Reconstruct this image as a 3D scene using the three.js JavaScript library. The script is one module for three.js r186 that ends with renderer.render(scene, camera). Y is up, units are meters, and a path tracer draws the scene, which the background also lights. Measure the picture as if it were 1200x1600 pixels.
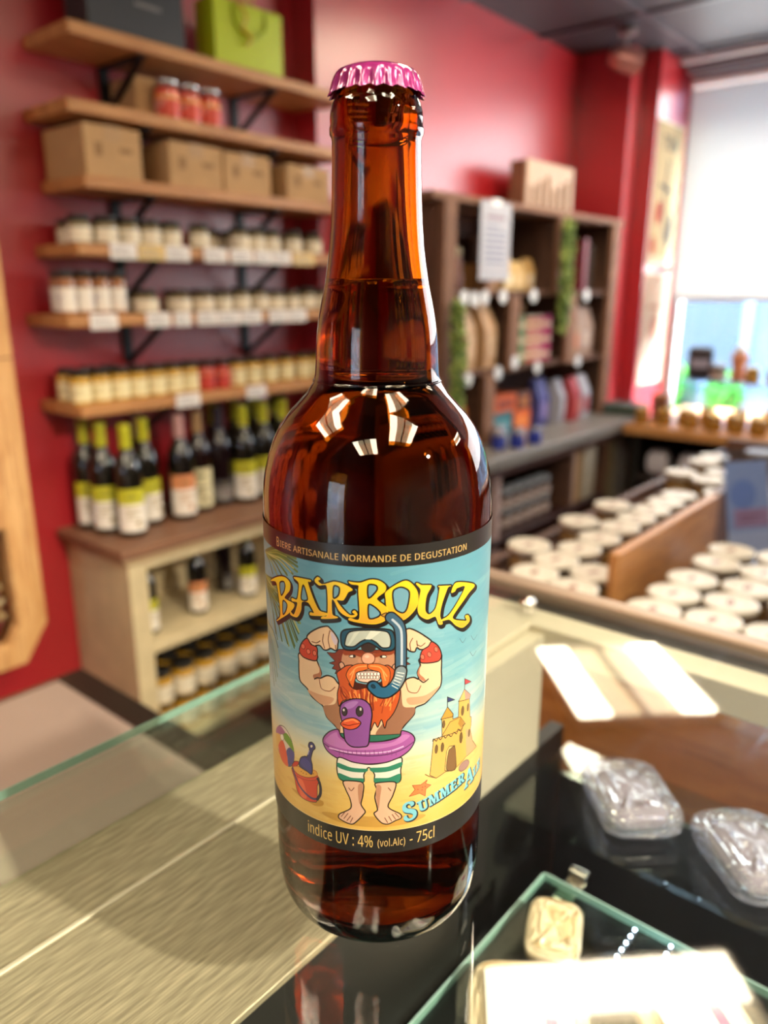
import * as THREE from 'three';
import { RoundedBoxGeometry } from 'three/addons/geometries/RoundedBoxGeometry.js';
import { mergeGeometries } from 'three/addons/utils/BufferGeometryUtils.js';
import { RectAreaLightUniformsLib } from 'three/addons/lights/RectAreaLightUniformsLib.js';

// ---------------------------------------------------------------- camera, sky, exposure
// The room's axes: x runs along the red shelf wall towards the window wall, z from that wall towards the photographer; y is up, floor at 0.
const scene = new THREE.Scene();
const camera = new THREE.PerspectiveCamera(67.3, 3 / 4, 0.02, 60);
camera.position.set(0, 1.486, 0);
camera.lookAt(0.7644 * Math.cos(0.27925), 1.486 - Math.sin(0.27925), -0.6448 * Math.cos(0.27925));
camera.focus = 0.262;
camera.userData.fStop = 7.2;
const renderer = new THREE.WebGLRenderer({ antialias: true });
renderer.toneMapping = THREE.LinearToneMapping;
renderer.toneMappingExposure = 1.6;
renderer.shadowMap.enabled = true;
scene.background = new THREE.Color().setRGB(84, 90, 97);   // bright overcast sky outside the shop window
const LAMP = 14, LAMP_TINT = [1.0, 0.86, 0.64];                // warm ceiling fittings
const EYE_TURN = -0.87006;                                     // the way from the bottle to the photographer
RectAreaLightUniformsLib.init();

// ---------------------------------------------------------------- helpers
let seed = 11;
const rnd = (a = 0, b = 1) => { seed = (Math.imul(seed, 1664525) + 1013904223) >>> 0; return a + (b - a) * (seed / 4294967296); };
const taken = new Map();
const numbered = (n) => { const k = taken.get(n) ?? 0; taken.set(n, k + 1); return k ? n + '_' + String(k).padStart(3, '0') : n; };
const ORD = ['first', 'second', 'third', 'fourth', 'fifth', 'sixth', 'seventh', 'eighth', 'ninth', 'tenth', 'eleventh', 'twelfth', 'thirteenth', 'fourteenth', 'fifteenth', 'sixteenth'];
const flat = (g) => { const n = g.index ? g.toNonIndexed() : g; for (const k of Object.keys(n.attributes)) if (!['position', 'normal', 'uv'].includes(k)) n.deleteAttribute(k); return n; };
const join = (list) => (list.length === 1 ? list[0] : mergeGeometries(list.map(flat)));
// uv in metres, u along the longest side
function metreUV(g, w, h, d) {
  const p = g.attributes.position, n = g.attributes.normal, uv = g.attributes.uv, long = w >= h && w >= d ? 0 : h >= d ? 1 : 2, du = rnd(0, 3), dv = rnd(0, 3);
  for (let i = 0; i < p.count; i++) {
    const c = [p.getX(i), p.getY(i), p.getZ(i)], m = [Math.abs(n.getX(i)), Math.abs(n.getY(i)), Math.abs(n.getZ(i))];
    const a = m[0] > m[1] && m[0] > m[2] ? 0 : m[1] > m[2] ? 1 : 2;
    let [s, t] = [0, 1, 2].filter((k) => k !== a);
    if (t === long) [s, t] = [t, s];
    uv.setXY(i, c[s] + du, c[t] + dv);
  }
  return g;
}
// a box given by its size and the middle of its underside
function bx(w, h, d, x = 0, y = 0, z = 0, r = 0) {
  const g = r ? new RoundedBoxGeometry(w, h, d, 2, Math.min(r, w / 2.1, h / 2.1, d / 2.1)) : new THREE.BoxGeometry(w, h, d);
  return metreUV(g, w, h, d).translate(x, y + h / 2, z);
}
// the same with its picture once on every face
const pbx = (w, h, d, x = 0, y = 0, z = 0) => new THREE.BoxGeometry(w, h, d).translate(x, y + h / 2, z);
// a box given by its limits
const lim = (x0, x1, y0, y1, z0, z1, r = 0) => bx(x1 - x0, y1 - y0, z1 - z0, (x0 + x1) / 2, y0, (z0 + z1) / 2, r);
const lathe = (pts, n = 28) => new THREE.LatheGeometry(pts.map(([r, y]) => new THREE.Vector2(r, y)), n);
const cyl = (r, h, y = 0, n = 24, r2 = r) => new THREE.CylinderGeometry(r2, r, h, n).translate(0, y + h / 2, 0);
const tube = (pts, r, n = 24, s = 8) => new THREE.TubeGeometry(new THREE.CatmullRomCurve3(pts.map((p) => new THREE.Vector3(...p))), n, r, s);
function shade(o) { o.castShadow = o.receiveShadow = true; return o; }
function part(name, geos, m, parent) { const o = shade(new THREE.Mesh(join([geos].flat()), m)); o.name = name; parent.add(o); return o; }
function tag(o, label, category, group) { o.userData = { label, category }; if (group) o.userData.group = group; return o; }
function thing(name, label, category, [x, y, z] = [0, 0, 0], turn = 0, group) {
  const o = new THREE.Group(); o.name = numbered(name); o.position.set(x, y, z); o.rotation.y = turn; scene.add(o);
  return tag(o, label, category, group);
}
function single(name, geos, m, label, category, group) { const o = part(numbered(name), geos, m, scene); return tag(o, label, category, group); }
function struct(name, geos, m) { const o = part(name, geos, m, scene); o.userData = { kind: 'structure' }; return o; }
function dup(root, [x, y, z], turn, label, group) {
  const r = root.clone(); r.name = numbered(root.name.replace(/_\d{3}$/, '')); r.position.set(x, y, z); r.rotation.y = turn; scene.add(r);
  r.userData = { ...root.userData, label }; if (group) r.userData.group = group;
  return r;
}
// ---------------------------------------------------------------- textures
const fbm = (() => {
  const P = new Uint8Array(512); for (let i = 0; i < 256; i++) P[i] = i; for (let i = 255; i > 0; i--) { const j = Math.floor(rnd(0, i + 1)); [P[i], P[j]] = [P[j], P[i]]; } P.copyWithin(256, 0, 256);
  const val = (x, y, px, py) => { const X = Math.floor(x), Y = Math.floor(y), f = x - X, g = y - Y, s = f * f * (3 - 2 * f), t = g * g * (3 - 2 * g), h = (a, b) => P[(P[((a % px) + px) % px & 255] + (((b % py) + py) % py)) & 511] / 255; return (h(X, Y) * (1 - s) + h(X + 1, Y) * s) * (1 - t) + (h(X, Y + 1) * (1 - s) + h(X + 1, Y + 1) * s) * t; };
  return (u, v, fx, fy, oct = 4) => { let a = 0, w = 0.5, n = 0; for (let k = 0; k < oct; k++, fx *= 2, fy *= 2, w *= 0.5) { a += w * val(u * fx, v * fy, fx, fy); n += w; } return a / n; };
})();
function tex(w, h, f, rx = 1, ry = 1, srgb = true) {
  const d = new Uint8Array(w * h * 4);
  for (let y = 0; y < h; y++) for (let x = 0; x < w; x++) { const c = f(x / w, y / h), o = (y * w + x) * 4; d[o] = c[0]; d[o + 1] = c[1]; d[o + 2] = c[2]; d[o + 3] = 255; }
  const t = new THREE.DataTexture(d, w, h); t.wrapS = t.wrapT = THREE.RepeatWrapping; t.repeat.set(rx, ry); t.magFilter = THREE.LinearFilter; t.minFilter = THREE.LinearFilter;
  if (srgb) t.colorSpace = THREE.SRGBColorSpace; t.needsUpdate = true; return t;
}
function canvas(w, h, draw) {
  const c = document.createElement('canvas'); c.width = w; c.height = h; const g = c.getContext('2d'); draw(g, w, h);
  const t = new THREE.CanvasTexture(c); t.colorSpace = THREE.SRGBColorSpace; return t;
}
const mixc = (a, b, k) => a.map((v, i) => Math.round(v + (b[i] - v) * k));
const woodTex = (a, b, c) => tex(256, 256, (u, v) => {
  const warp = fbm(u, v, 3, 5, 3) * 0.5, g = fbm(u, v + warp * 0.12, 2, 40, 3), fine = fbm(u, v, 6, 128, 2), k = 0.5 + 0.5 * Math.sin((v * 14 + warp * 7) * 6.283);
  return mixc(mixc(a, b, 0.35 * k + 0.65 * g), c, fine > 0.66 ? 0.45 : 0);
}, 1.4, 1.4);
const WOODS = {
  shelf: woodTex([205, 150, 92], [172, 114, 62], [140, 88, 48]), pale: woodTex([222, 176, 118], [196, 142, 84], [160, 108, 62]), barn: woodTex([112, 76, 56], [80, 52, 38], [50, 32, 24]),
  board: woodTex([198, 142, 84], [168, 112, 58], [132, 84, 44]), dark: woodTex([92, 52, 36], [66, 36, 26], [40, 22, 18]), grey: woodTex([142, 136, 128], [112, 106, 100], [84, 78, 72]), plank: woodTex([148, 104, 76], [114, 78, 56], [78, 52, 38]),
};
const PAPER = tex(128, 128, (u, v) => { const k = 225 + 30 * fbm(u, v, 8, 8, 4); return [k, k, k]; }, 3, 3);
const BRUSH = tex(512, 512, (u, v) => { const k = 255 * (0.25 + 0.75 * fbm(u, v, 10, 256, 1)); return [k, k, k]; }, 12, 8, false);
const STREAK = tex(512, 512, (u, v) => { const k = 175 + 75 * fbm(u, v, 9, 256, 1); return [k, k, k]; }, 12, 8);
const SMUDGE = tex(256, 256, (u, v) => { const k = 60 + 130 * fbm(u, v, 5, 5, 5); return [k, k, k]; }, 2, 2, false);
const PLASTER = tex(256, 256, (u, v) => { const k = 255 * fbm(u, v, 24, 24, 4); return [k, k, k]; }, 1.5, 1.5, false);
const PAINT = tex(256, 256, (u, v) => { const k = 214 + 40 * fbm(u, v, 4, 4, 5); return [k, k, k]; }, 0.7, 0.7);
// ---------------------------------------------------------------- materials
const cache = new Map();
function mat(color, roughness = 0.6, more = {}) {
  const key = color + '|' + roughness + '|' + Object.keys(more).map((k) => k + (more[k]?.uuid ?? more[k])).join();
  if (!cache.has(key)) { const m = new THREE.MeshPhysicalMaterial({ color, roughness, ...more }); cache.set(key, m); }
  return cache.get(key);
}
const wood = (k, roughness = 0.55, tint = '#ffffff') => mat(tint, roughness, { map: WOODS[k] });
const PANE = mat('#fbfdfc', 0.0, { transmission: 1, thickness: 0, ior: 1.5 });
const GREENGLASS = mat('#f3faf6', 0.02, { transmission: 1, thickness: 0, ior: 1.5 });
const RED = mat('#bc1c27', 0.38, { ior: 1.6, clearcoat: 1, clearcoatRoughness: 0.32, map: PAINT, bumpMap: PLASTER, bumpScale: 0.0006 });
const STEEL = mat('#dccdab', 0.36, { map: STREAK, metalness: 0.55, bumpMap: BRUSH, bumpScale: 0.000025, anisotropy: 0.3 });
const SATIN = mat('#c9bfa8', 0.45, { metalness: 0.35, bumpMap: BRUSH, bumpScale: 0.00004 });
const CHROME = mat('#d8d4cc', 0.12, { metalness: 1 });
const BLACK = mat('#15130f', 0.5), BLACKMETAL = mat('#1b191a', 0.4, { metalness: 0.4 });
const CREAM = mat('#d9c59a', 0.5, { map: PAPER }), KRAFT = mat('#c49a68', 0.8, { map: PAPER });
const WHITE = mat('#eeeae2', 0.5);
const glossy = (c, r = 0.18) => mat(c, r, { clearcoat: 0.6, clearcoatRoughness: 0.08 });

// ---------------------------------------------------------------- the room
struct('floor', lim(-2.4, 4.3, -0.1, 0, -2.12, 2.6), mat('#6d6660', 0.4, { map: PAINT }));
{
  const c = new THREE.Group(); c.name = 'ceiling'; c.userData = { kind: 'structure' }; scene.add(c);
  part('slab', lim(-2.4, 4.3, 2.57, 2.7, -2.12, 2.6), mat('#2a2629', 0.8), c);
  const tile = bx(0.572, 0.02, 0.572), tones = ['#302c31', '#2c292e', '#343035'].map((k) => mat(k, 0.55, { bumpMap: PLASTER, bumpScale: 0.0008 }));
  const bar = mat('#4c474e', 0.4);
  for (let i = -9; i <= 1; i++) for (let k = -1; k <= 6; k++) {
    const x = 3.3 + 0.3 + i * 0.6, z = -1.44 + 0.3 + k * 0.6;
    if (x > 4.35 || z < -2 || z > 2.5) continue;
    const t = part('ceiling_tile', tile, tones[(i * 7 + k * 3 + 99) % 3], c); t.position.set(x, 2.541, z);
  }
  for (let i = -9; i <= 1; i++) part('grid_bar', lim(3.288 + i * 0.6, 3.312 + i * 0.6, 2.53, 2.568, -2.0, 2.5), bar, c);
  for (let k = -1; k <= 6; k++) part('grid_bar', lim(-2.3, 4.15, 2.5305, 2.568, -1.452 + k * 0.6, -1.428 + k * 0.6), bar, c);
}
struct('wall_back', [lim(-2.4, 1.92, 0, 2.6, -2.12, -2.0), lim(1.92, 3.9, 0, 2.6, -2.12, -1.9)], RED);
struct('wall_right', [lim(3.676, 4.3, 0, 2.6, -2.12, -1.641), lim(3.802, 4.3, 0, 2.6, -1.641, -1.558), lim(4.155, 4.3, 0, 0.72, -1.558, 1.5), lim(4.155, 4.3, 2.5, 2.6, -1.558, 1.5), lim(4.155, 4.3, 0, 2.6, 1.5, 2.6)], RED);
struct('wall_left', [lim(-2.4, -2.28, 0, 2.6, -2.12, -0.6), lim(-2.4, -2.28, 0, 2.6, 0.3, 2.6), lim(-2.4, -2.28, 2.12, 2.6, -0.6, 0.3)], RED);
{
  const d = new THREE.Group(); d.name = 'door_1'; d.userData = { kind: 'structure' }; scene.add(d); const fr = mat('#4a4448', 0.4);
  part('door_frame', [lim(-2.37, -2.31, 0, 2.12, -0.6, -0.52, 0.004), lim(-2.37, -2.31, 0, 2.12, 0.22, 0.3, 0.004), lim(-2.37, -2.31, 2.04, 2.12, -0.52, 0.22, 0.004), lim(-2.37, -2.31, 0, 0.25, -0.52, 0.22, 0.004)], fr, d);
  part('pane', lim(-2.342, -2.338, 0.25, 2.04, -0.52, 0.22), PANE, d); part('door_handle', tube([[-2.31, 1.2, 0.14], [-2.27, 1.2, 0.14], [-2.27, 0.9, 0.14], [-2.31, 0.9, 0.14]], 0.01), CHROME, d);
}
struct('wall_front', lim(-2.4, 4.3, 0, 2.6, 2.5, 2.62), mat('#b9a99a', 0.6, { map: PAINT }));
{
  const w = new THREE.Group(); w.name = 'window_1'; w.userData = { kind: 'structure' }; scene.add(w);
  const fr = mat('#c9ccd2', 0.4);
  part('window_frame', [lim(4.19, 4.25, 0.72, 0.78, -1.558, 1.5, 0.005), lim(4.19, 4.25, 2.44, 2.5, -1.558, 1.5, 0.005), lim(4.19, 4.25, 0.72, 2.5, -1.558, -1.51, 0.005), lim(4.19, 4.25, 0.72, 2.5, 1.45, 1.5, 0.005)], fr, w);
  part('mullion', lim(4.19, 4.25, 0.78, 2.44, -0.03, 0.02, 0.005), fr, w);
  part('pane', lim(4.217, 4.221, 0.78, 2.44, -1.51, -0.03), PANE, w); part('pane', lim(4.217, 4.221, 0.78, 2.44, 0.02, 1.45), PANE, w);
  part('window_sill', lim(4.1, 4.2, 0.7, 0.722, -1.556, 1.5, 0.004), mat('#cfcac4', 0.4), w);
}
{
  const b = thing('roller_blind', 'white translucent roller blind drawn most of the way down the shop window', 'blind', [4.09, 1.44, -0.05]);
  part('fabric', lim(-0.002, 0.002, 0.02, 1.0, -1.46, 1.46), mat('#f6f3ee', 1, { transmission: 0.62, thickness: 0 }), b);
  part('bottom_bar', lim(-0.008, 0.008, 0, 0.024, -1.46, 1.46, 0.004), mat('#d8d8dc', 0.4), b);
  part('roller', new THREE.CylinderGeometry(0.03, 0.03, 2.92, 20).rotateX(Math.PI / 2).translate(0, 1.0, 0), mat('#dcdce2', 0.4), b);
  part('valance', lim(-0.06, 0.04, 1.035, 1.075, -1.48, 1.48, 0.006), mat('#77727a', 0.5), b);
  const day = new THREE.RectAreaLight(new THREE.Color().setRGB(0.96, 0.98, 1), 3.6, 2.9, 0.96); day.position.set(-0.012, 0.52, 0); day.rotation.y = Math.PI / 2; b.add(day);   // daylight that the lit blind scatters into the room
  part('top_rail', lim(-0.09, 0.0, 1.075, 1.1, -1.5, 1.5, 0.006), mat('#dfdfe4', 0.35), b);
}
// the street outside
single('pavement', lim(4.3, 16, -0.25, -0.1, -12, 26), mat('#202225', 1, { map: PAINT, specularIntensity: 0.1 }), 'grey pavement and street outside the shop window', 'pavement');
{
  const h = thing('building', 'pale blue shopfront building across the street seen under the blind', 'building', [9.6, -0.1, -1.2]);
  part('wall', lim(0, 0.4, 0, 6, -10, 26), mat('#222c36', 1, { map: PAINT, specularIntensity: 0.1 }), h);
  for (let k = -2; k < 14; k++) { const f = part('window', lim(-0.05, 0.02, 0.5, 2.6, -5.2 + k * 2.2, -3.6 + k * 2.2, 0.01), mat('#2e3a46', 1, { specularIntensity: 0.1 }), h); part('pane', lim(-0.06, -0.05, 0.6, 2.5, -5.1 + k * 2.2, -3.7 + k * 2.2), mat('#161d24', 0.9, { specularIntensity: 0.1 }), f); }
  part('plinth', lim(-0.08, 0, 0, 0.4, -10, 26), mat('#22262a', 1, { specularIntensity: 0.1 }), h);
}
single('pavement', lim(-12, -2.4, -0.25, -0.1, -8, 8), mat('#3c3e41', 1, { map: PAINT, specularIntensity: 0.1 }), 'grey pavement outside the glass door behind the photographer', 'pavement');
{
  const h = thing('building', 'pale grey building across the street from the glass door', 'building', [-7.5, -0.1, -0.2]);
  part('wall', lim(-0.4, 0, 0, 7, -7, 7), mat('#43474b', 1, { map: PAINT, specularIntensity: 0.1 }), h);
  for (let k = 0; k < 5; k++) { const f = part('window', lim(-0.02, 0.05, 0.9, 2.5, -5 + k * 2.2, -3.9 + k * 2.2, 0.01), mat('#5c6065', 1, { specularIntensity: 0.1 }), h); part('pane', lim(0.05, 0.06, 1, 2.4, -4.9 + k * 2.2, -4 + k * 2.2), mat('#3a4450', 0.9, { specularIntensity: 0.1 }), f); }
}
for (const [x, z, s, where] of [[5.5, -1.95, 1, 'nearer the poster wall'], [5.5, -1.62, 0.9, 'further from the poster wall'], [5.7, -1.2, 1.1, 'behind the honey jars']]) {
  const t = thing('shrub', 'bright green clipped shrub in a planter outside the window, ' + where, 'shrub', [x, -0.1, z]);
  const g = new THREE.IcosahedronGeometry(0.13 * s, 5), p = g.attributes.position; for (let i = 0; i < p.count; i++) { const k = 1 + 0.25 * Math.sin(p.getX(i) * 190) * Math.cos(p.getY(i) * 170 + p.getZ(i) * 210); p.setXYZ(i, p.getX(i) * k, p.getY(i) * k * 1.2, p.getZ(i) * k); } g.computeVertexNormals();
  part('foliage', g.translate(0, 0.92, 0), mat('#163c13', 1, { specularIntensity: 0.1 }), t); part('stem', cyl(0.012, 0.5, 0.36, 8), mat('#5a4630', 0.8), t); part('planter', lathe([[0, 0], [0.09, 0], [0.12, 0.38], [0.11, 0.38], [0.1, 0.36], [0, 0.36]], 20), mat('#4a4a50', 0.6), t);
}
// ceiling fittings: two bright lamp zones, a duller diffuser between them and a rib down the middle
function ceilingLight(x, z, label, turn = Math.PI / 4) {
  const L = thing('ceiling_light', label, 'light', [x, 2.53, z], turn);
  part('housing', [lim(-0.3, 0.3, -0.035, 0, -0.28, -0.265), lim(-0.3, 0.3, -0.035, 0, 0.265, 0.28), lim(-0.3, -0.285, -0.035, 0, -0.28, 0.28), lim(0.285, 0.3, -0.035, 0, -0.28, 0.28), lim(-0.3, 0.3, -0.006, 0, -0.28, 0.28)], mat('#e6e2da', 0.4), L);
  part('diffuser', lim(-0.285, 0.285, -0.012, -0.006, -0.13, 0.13), mat('#f2ecdc', 0.35, { emissive: '#ffe6b8', emissiveIntensity: LAMP * 0.2 }), L);
  part('rib', lim(-0.285, 0.285, -0.034, -0.012, -0.012, 0.012, 0.004), mat('#cfcabd', 0.3, { metalness: 0.5 }), L);
  for (const s of [-1, 1]) {
    const glow = new THREE.MeshStandardMaterial({ color: '#fff4dc', roughness: 0.5, emissive: new THREE.Color().setRGB(...LAMP_TINT), emissiveIntensity: LAMP * 0.35 });
    part('lamp_cover', lim(-0.28, 0.28, -0.028, -0.012, s > 0 ? 0.135 : -0.26, s > 0 ? 0.26 : -0.135, 0.006), glow, L);
    const a = new THREE.RectAreaLight(new THREE.Color().setRGB(...LAMP_TINT), LAMP, 0.56, 0.125); a.position.set(0, -0.0305, s * 0.1975); a.rotation.x = -Math.PI / 2; L.add(a);
  }
  return L;
}
ceilingLight(2.74, -1.07, 'square ceiling light nearest the window, mirrored beside the screw on the glass');
ceilingLight(1.24, -0.34, 'square ceiling light mirrored over the cheese packets in the glass counter', -Math.PI / 4);
ceilingLight(0.14, 0.52, 'square ceiling light just behind the photographer, above the counter');
ceilingLight(-0.76, 0.3, 'square ceiling light behind the photographer towards the left wall');
ceilingLight(-0.4, -0.85, 'square ceiling light at the left between till table and left wall');
ceilingLight(2.3, 1.1, 'square ceiling light on the right beyond the display island');
function spotlight(x, z, aim, label, power) {
  const s = thing('spotlight', label, 'spotlight', [x, 2.53, z]);
  part('mount', cyl(0.035, 0.02, -0.02, 20), mat('#a89a98', 0.35, { metalness: 0.6 }), s); part('arm', cyl(0.008, 0.06, -0.08, 10), mat('#b8aaa8', 0.3, { metalness: 0.7 }), s);
  const h = part('head', lathe([[0, -0.07], [0.034, -0.065], [0.048, -0.025], [0.05, 0.06], [0.044, 0.06], [0.042, 0.02], [0, 0.015]], 24), mat('#b77c74', 0.3, { metalness: 0.5 }), s); h.position.set(0, -0.11, 0);
  const d = new THREE.Vector3(aim[0] - x, aim[1] - 2.42, aim[2] - z).normalize(); h.quaternion.setFromUnitVectors(new THREE.Vector3(0, 1, 0), d);
  part('lamp_lens', cyl(0.041, 0.004, 0.024, 20), mat('#e8ecf4', 0.1, { emissive: '#ffe9c8', emissiveIntensity: power ? 8 : 0.6 }), h);
  if (power) { const l = new THREE.SpotLight(new THREE.Color().setRGB(1, 0.88, 0.7), power, 0, 0.5, 0.6, 2); l.position.set(0, -0.11, 0).addScaledVector(d, 0.07); l.target.position.set(0, -0.11, 0).addScaledVector(d, 2); l.castShadow = true; l.shadow.radius = 2; s.add(l, l.target); }
  return s;
}
spotlight(3.42, -1.56, [4.1, 2.2, -0.9], 'small metal spotlight turned towards the window, on the dark ceiling', 0);
spotlight(0.5, 1.6, [0.2, 1.25, -0.17], 'spotlight behind the photographer aimed at the beer bottle', 22);
// ---------------------------------------------------------------- the beer bottle
const TOP = 1.25;   // height of the glass counter
const bottle = thing('beer_bottle', 'large amber beer bottle with pink crown cap and illustrated blue label on the glass counter', 'bottle', [0.2037, TOP + 0.0003, -0.1749], EYE_TURN);
{
  const mm = (l) => l.map(([r, y]) => [r / 1000, y / 1000]);
  const outer = mm([[24, 3.2], [30, 0.8], [33.5, 0], [35.6, 0.7], [37.4, 2.6], [38.8, 5.5], [39.9, 9.5], [40.5, 15], [40.8, 22], [40.9, 44], [41, 100], [41, 155], [40.9, 165], [40.5, 171], [39.7, 176], [38.4, 181], [36.6, 186], [34.2, 190.8], [31, 195.2], [27.6, 198.8], [24.6, 202], [22.4, 205.4], [21.4, 208.5], [21.05, 213], [20.85, 218], [20.4, 223], [19.6, 228], [18.6, 233], [17.5, 238], [16.5, 244], [15.7, 250], [15.1, 257], [14.7, 265], [14.4, 275], [14.3, 281.5], [14.5, 282.6], [15, 283.4], [15.05, 285], [14.7, 286.2], [14.8, 288], [14.6, 290], [14, 292.2], [13.2, 293.6], [13, 297]]);
  const inner = mm([[10.2, 297], [10.2, 280], [11, 262], [11.8, 252], [13, 243], [15, 233], [16.8, 226], [17.6, 218], [17.8, 210], [19.2, 204.6], [22.6, 199.6], [27.4, 194.6], [31.4, 189.6], [34, 184.4], [35.8, 178], [37, 170], [37.5, 160], [37.7, 100], [37.7, 20], [36.4, 12], [33, 8], [27, 7.5], [18, 11], [8, 15], [0.01, 16]]);
  const under = mm([[0.01, 12.5], [8, 11.6], [17, 8]]);
  const glassM = new THREE.MeshPhysicalMaterial({ color: '#ffffff', roughness: 0, transmission: 1, thickness: 0.003, ior: 1.5, attenuationColor: new THREE.Color().setRGB(0.60, 0.29, 0.055), attenuationDistance: 0.0034 });
  const body = part('glass_body', lathe([...under, ...outer, ...inner], 96), glassM, bottle); body.userData.label = 'clear amber glass';
  const fill = [[0.01, 16.2], [8, 15.2], [18, 11.2], [27, 7.3], [33, 7.6], [36.6, 11.8], [37.95, 20], [37.95, 100], [37.75, 160], [37.25, 170], [36.05, 178], [34.25, 184.6], [31.6, 189.9], [27.6, 194.9], [22.8, 199.9], [19.4, 204.8], [18.05, 210], [17.85, 218], [17.05, 226], [15.25, 233], [14.2, 236.8], [14.0, 239.4], [13.2, 239], [11.6, 238.8], [0.01, 238.8]];
  part('beer', lathe(mm(fill), 96), new THREE.MeshPhysicalMaterial({ color: '#ffffff', roughness: 0, transmission: 1, thickness: 0.05, ior: 1.34, attenuationColor: new THREE.Color().setRGB(0.62, 0.37, 0.13), attenuationDistance: 0.05 }), body);
  part('mould_ring', lathe(mm([[20.9, 205.6], [22.2, 205.9], [22.3, 206.6], [21.2, 207.4]]), 96), glassM, body);
  // crown cap with 21 flutes
  const rows = [[0.01, 302.4, 0], [6, 302.35, 0], [10.4, 302, 0], [12.2, 301.3, 0], [13.2, 300.2, 0.15], [13.6, 299, 0.45], [13.95, 297.5, 0.8], [14.3, 296, 1.05], [14.75, 294.9, 1.25], [14.85, 294.6, 1.3], [14.6, 294.7, 1.3], [13.9, 296, 0.9], [13.2, 299, 0.3], [12, 300.5, 0], [0.01, 300.8, 0]];
  const N = 21 * 10, pos = [], uv = [], idx = [];
  rows.forEach(([r, y, a], j) => { for (let i = 0; i <= N; i++) { const t = (i / N) * 2 * Math.PI, f = Math.cos(21 * t), rr = (r + a * 0.55 * (Math.sign(f) * Math.abs(f) ** 0.7)) / 1000, yy = (y - (j > 6 && j < 11 ? 0.35 * f * a : 0)) / 1000; pos.push(rr * Math.sin(t), yy, rr * Math.cos(t)); uv.push(i / N, j / rows.length); } });
  for (let j = 0; j < rows.length - 1; j++) for (let i = 0; i < N; i++) { const a = j * (N + 1) + i, b = a + N + 1; idx.push(a, b, a + 1, b, b + 1, a + 1); }
  const cg = new THREE.BufferGeometry(); cg.setAttribute('position', new THREE.Float32BufferAttribute(pos, 3)); cg.setAttribute('uv', new THREE.Float32BufferAttribute(uv, 2)); cg.setIndex(idx); cg.computeVertexNormals();
  const cap = part('crown_cap', cg, mat('#8e2766', 0.2, { clearcoat: 1, clearcoatRoughness: 0.05, metalness: 0.25 }), bottle); cap.userData.label = 'glossy magenta crown cap';
}
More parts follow.
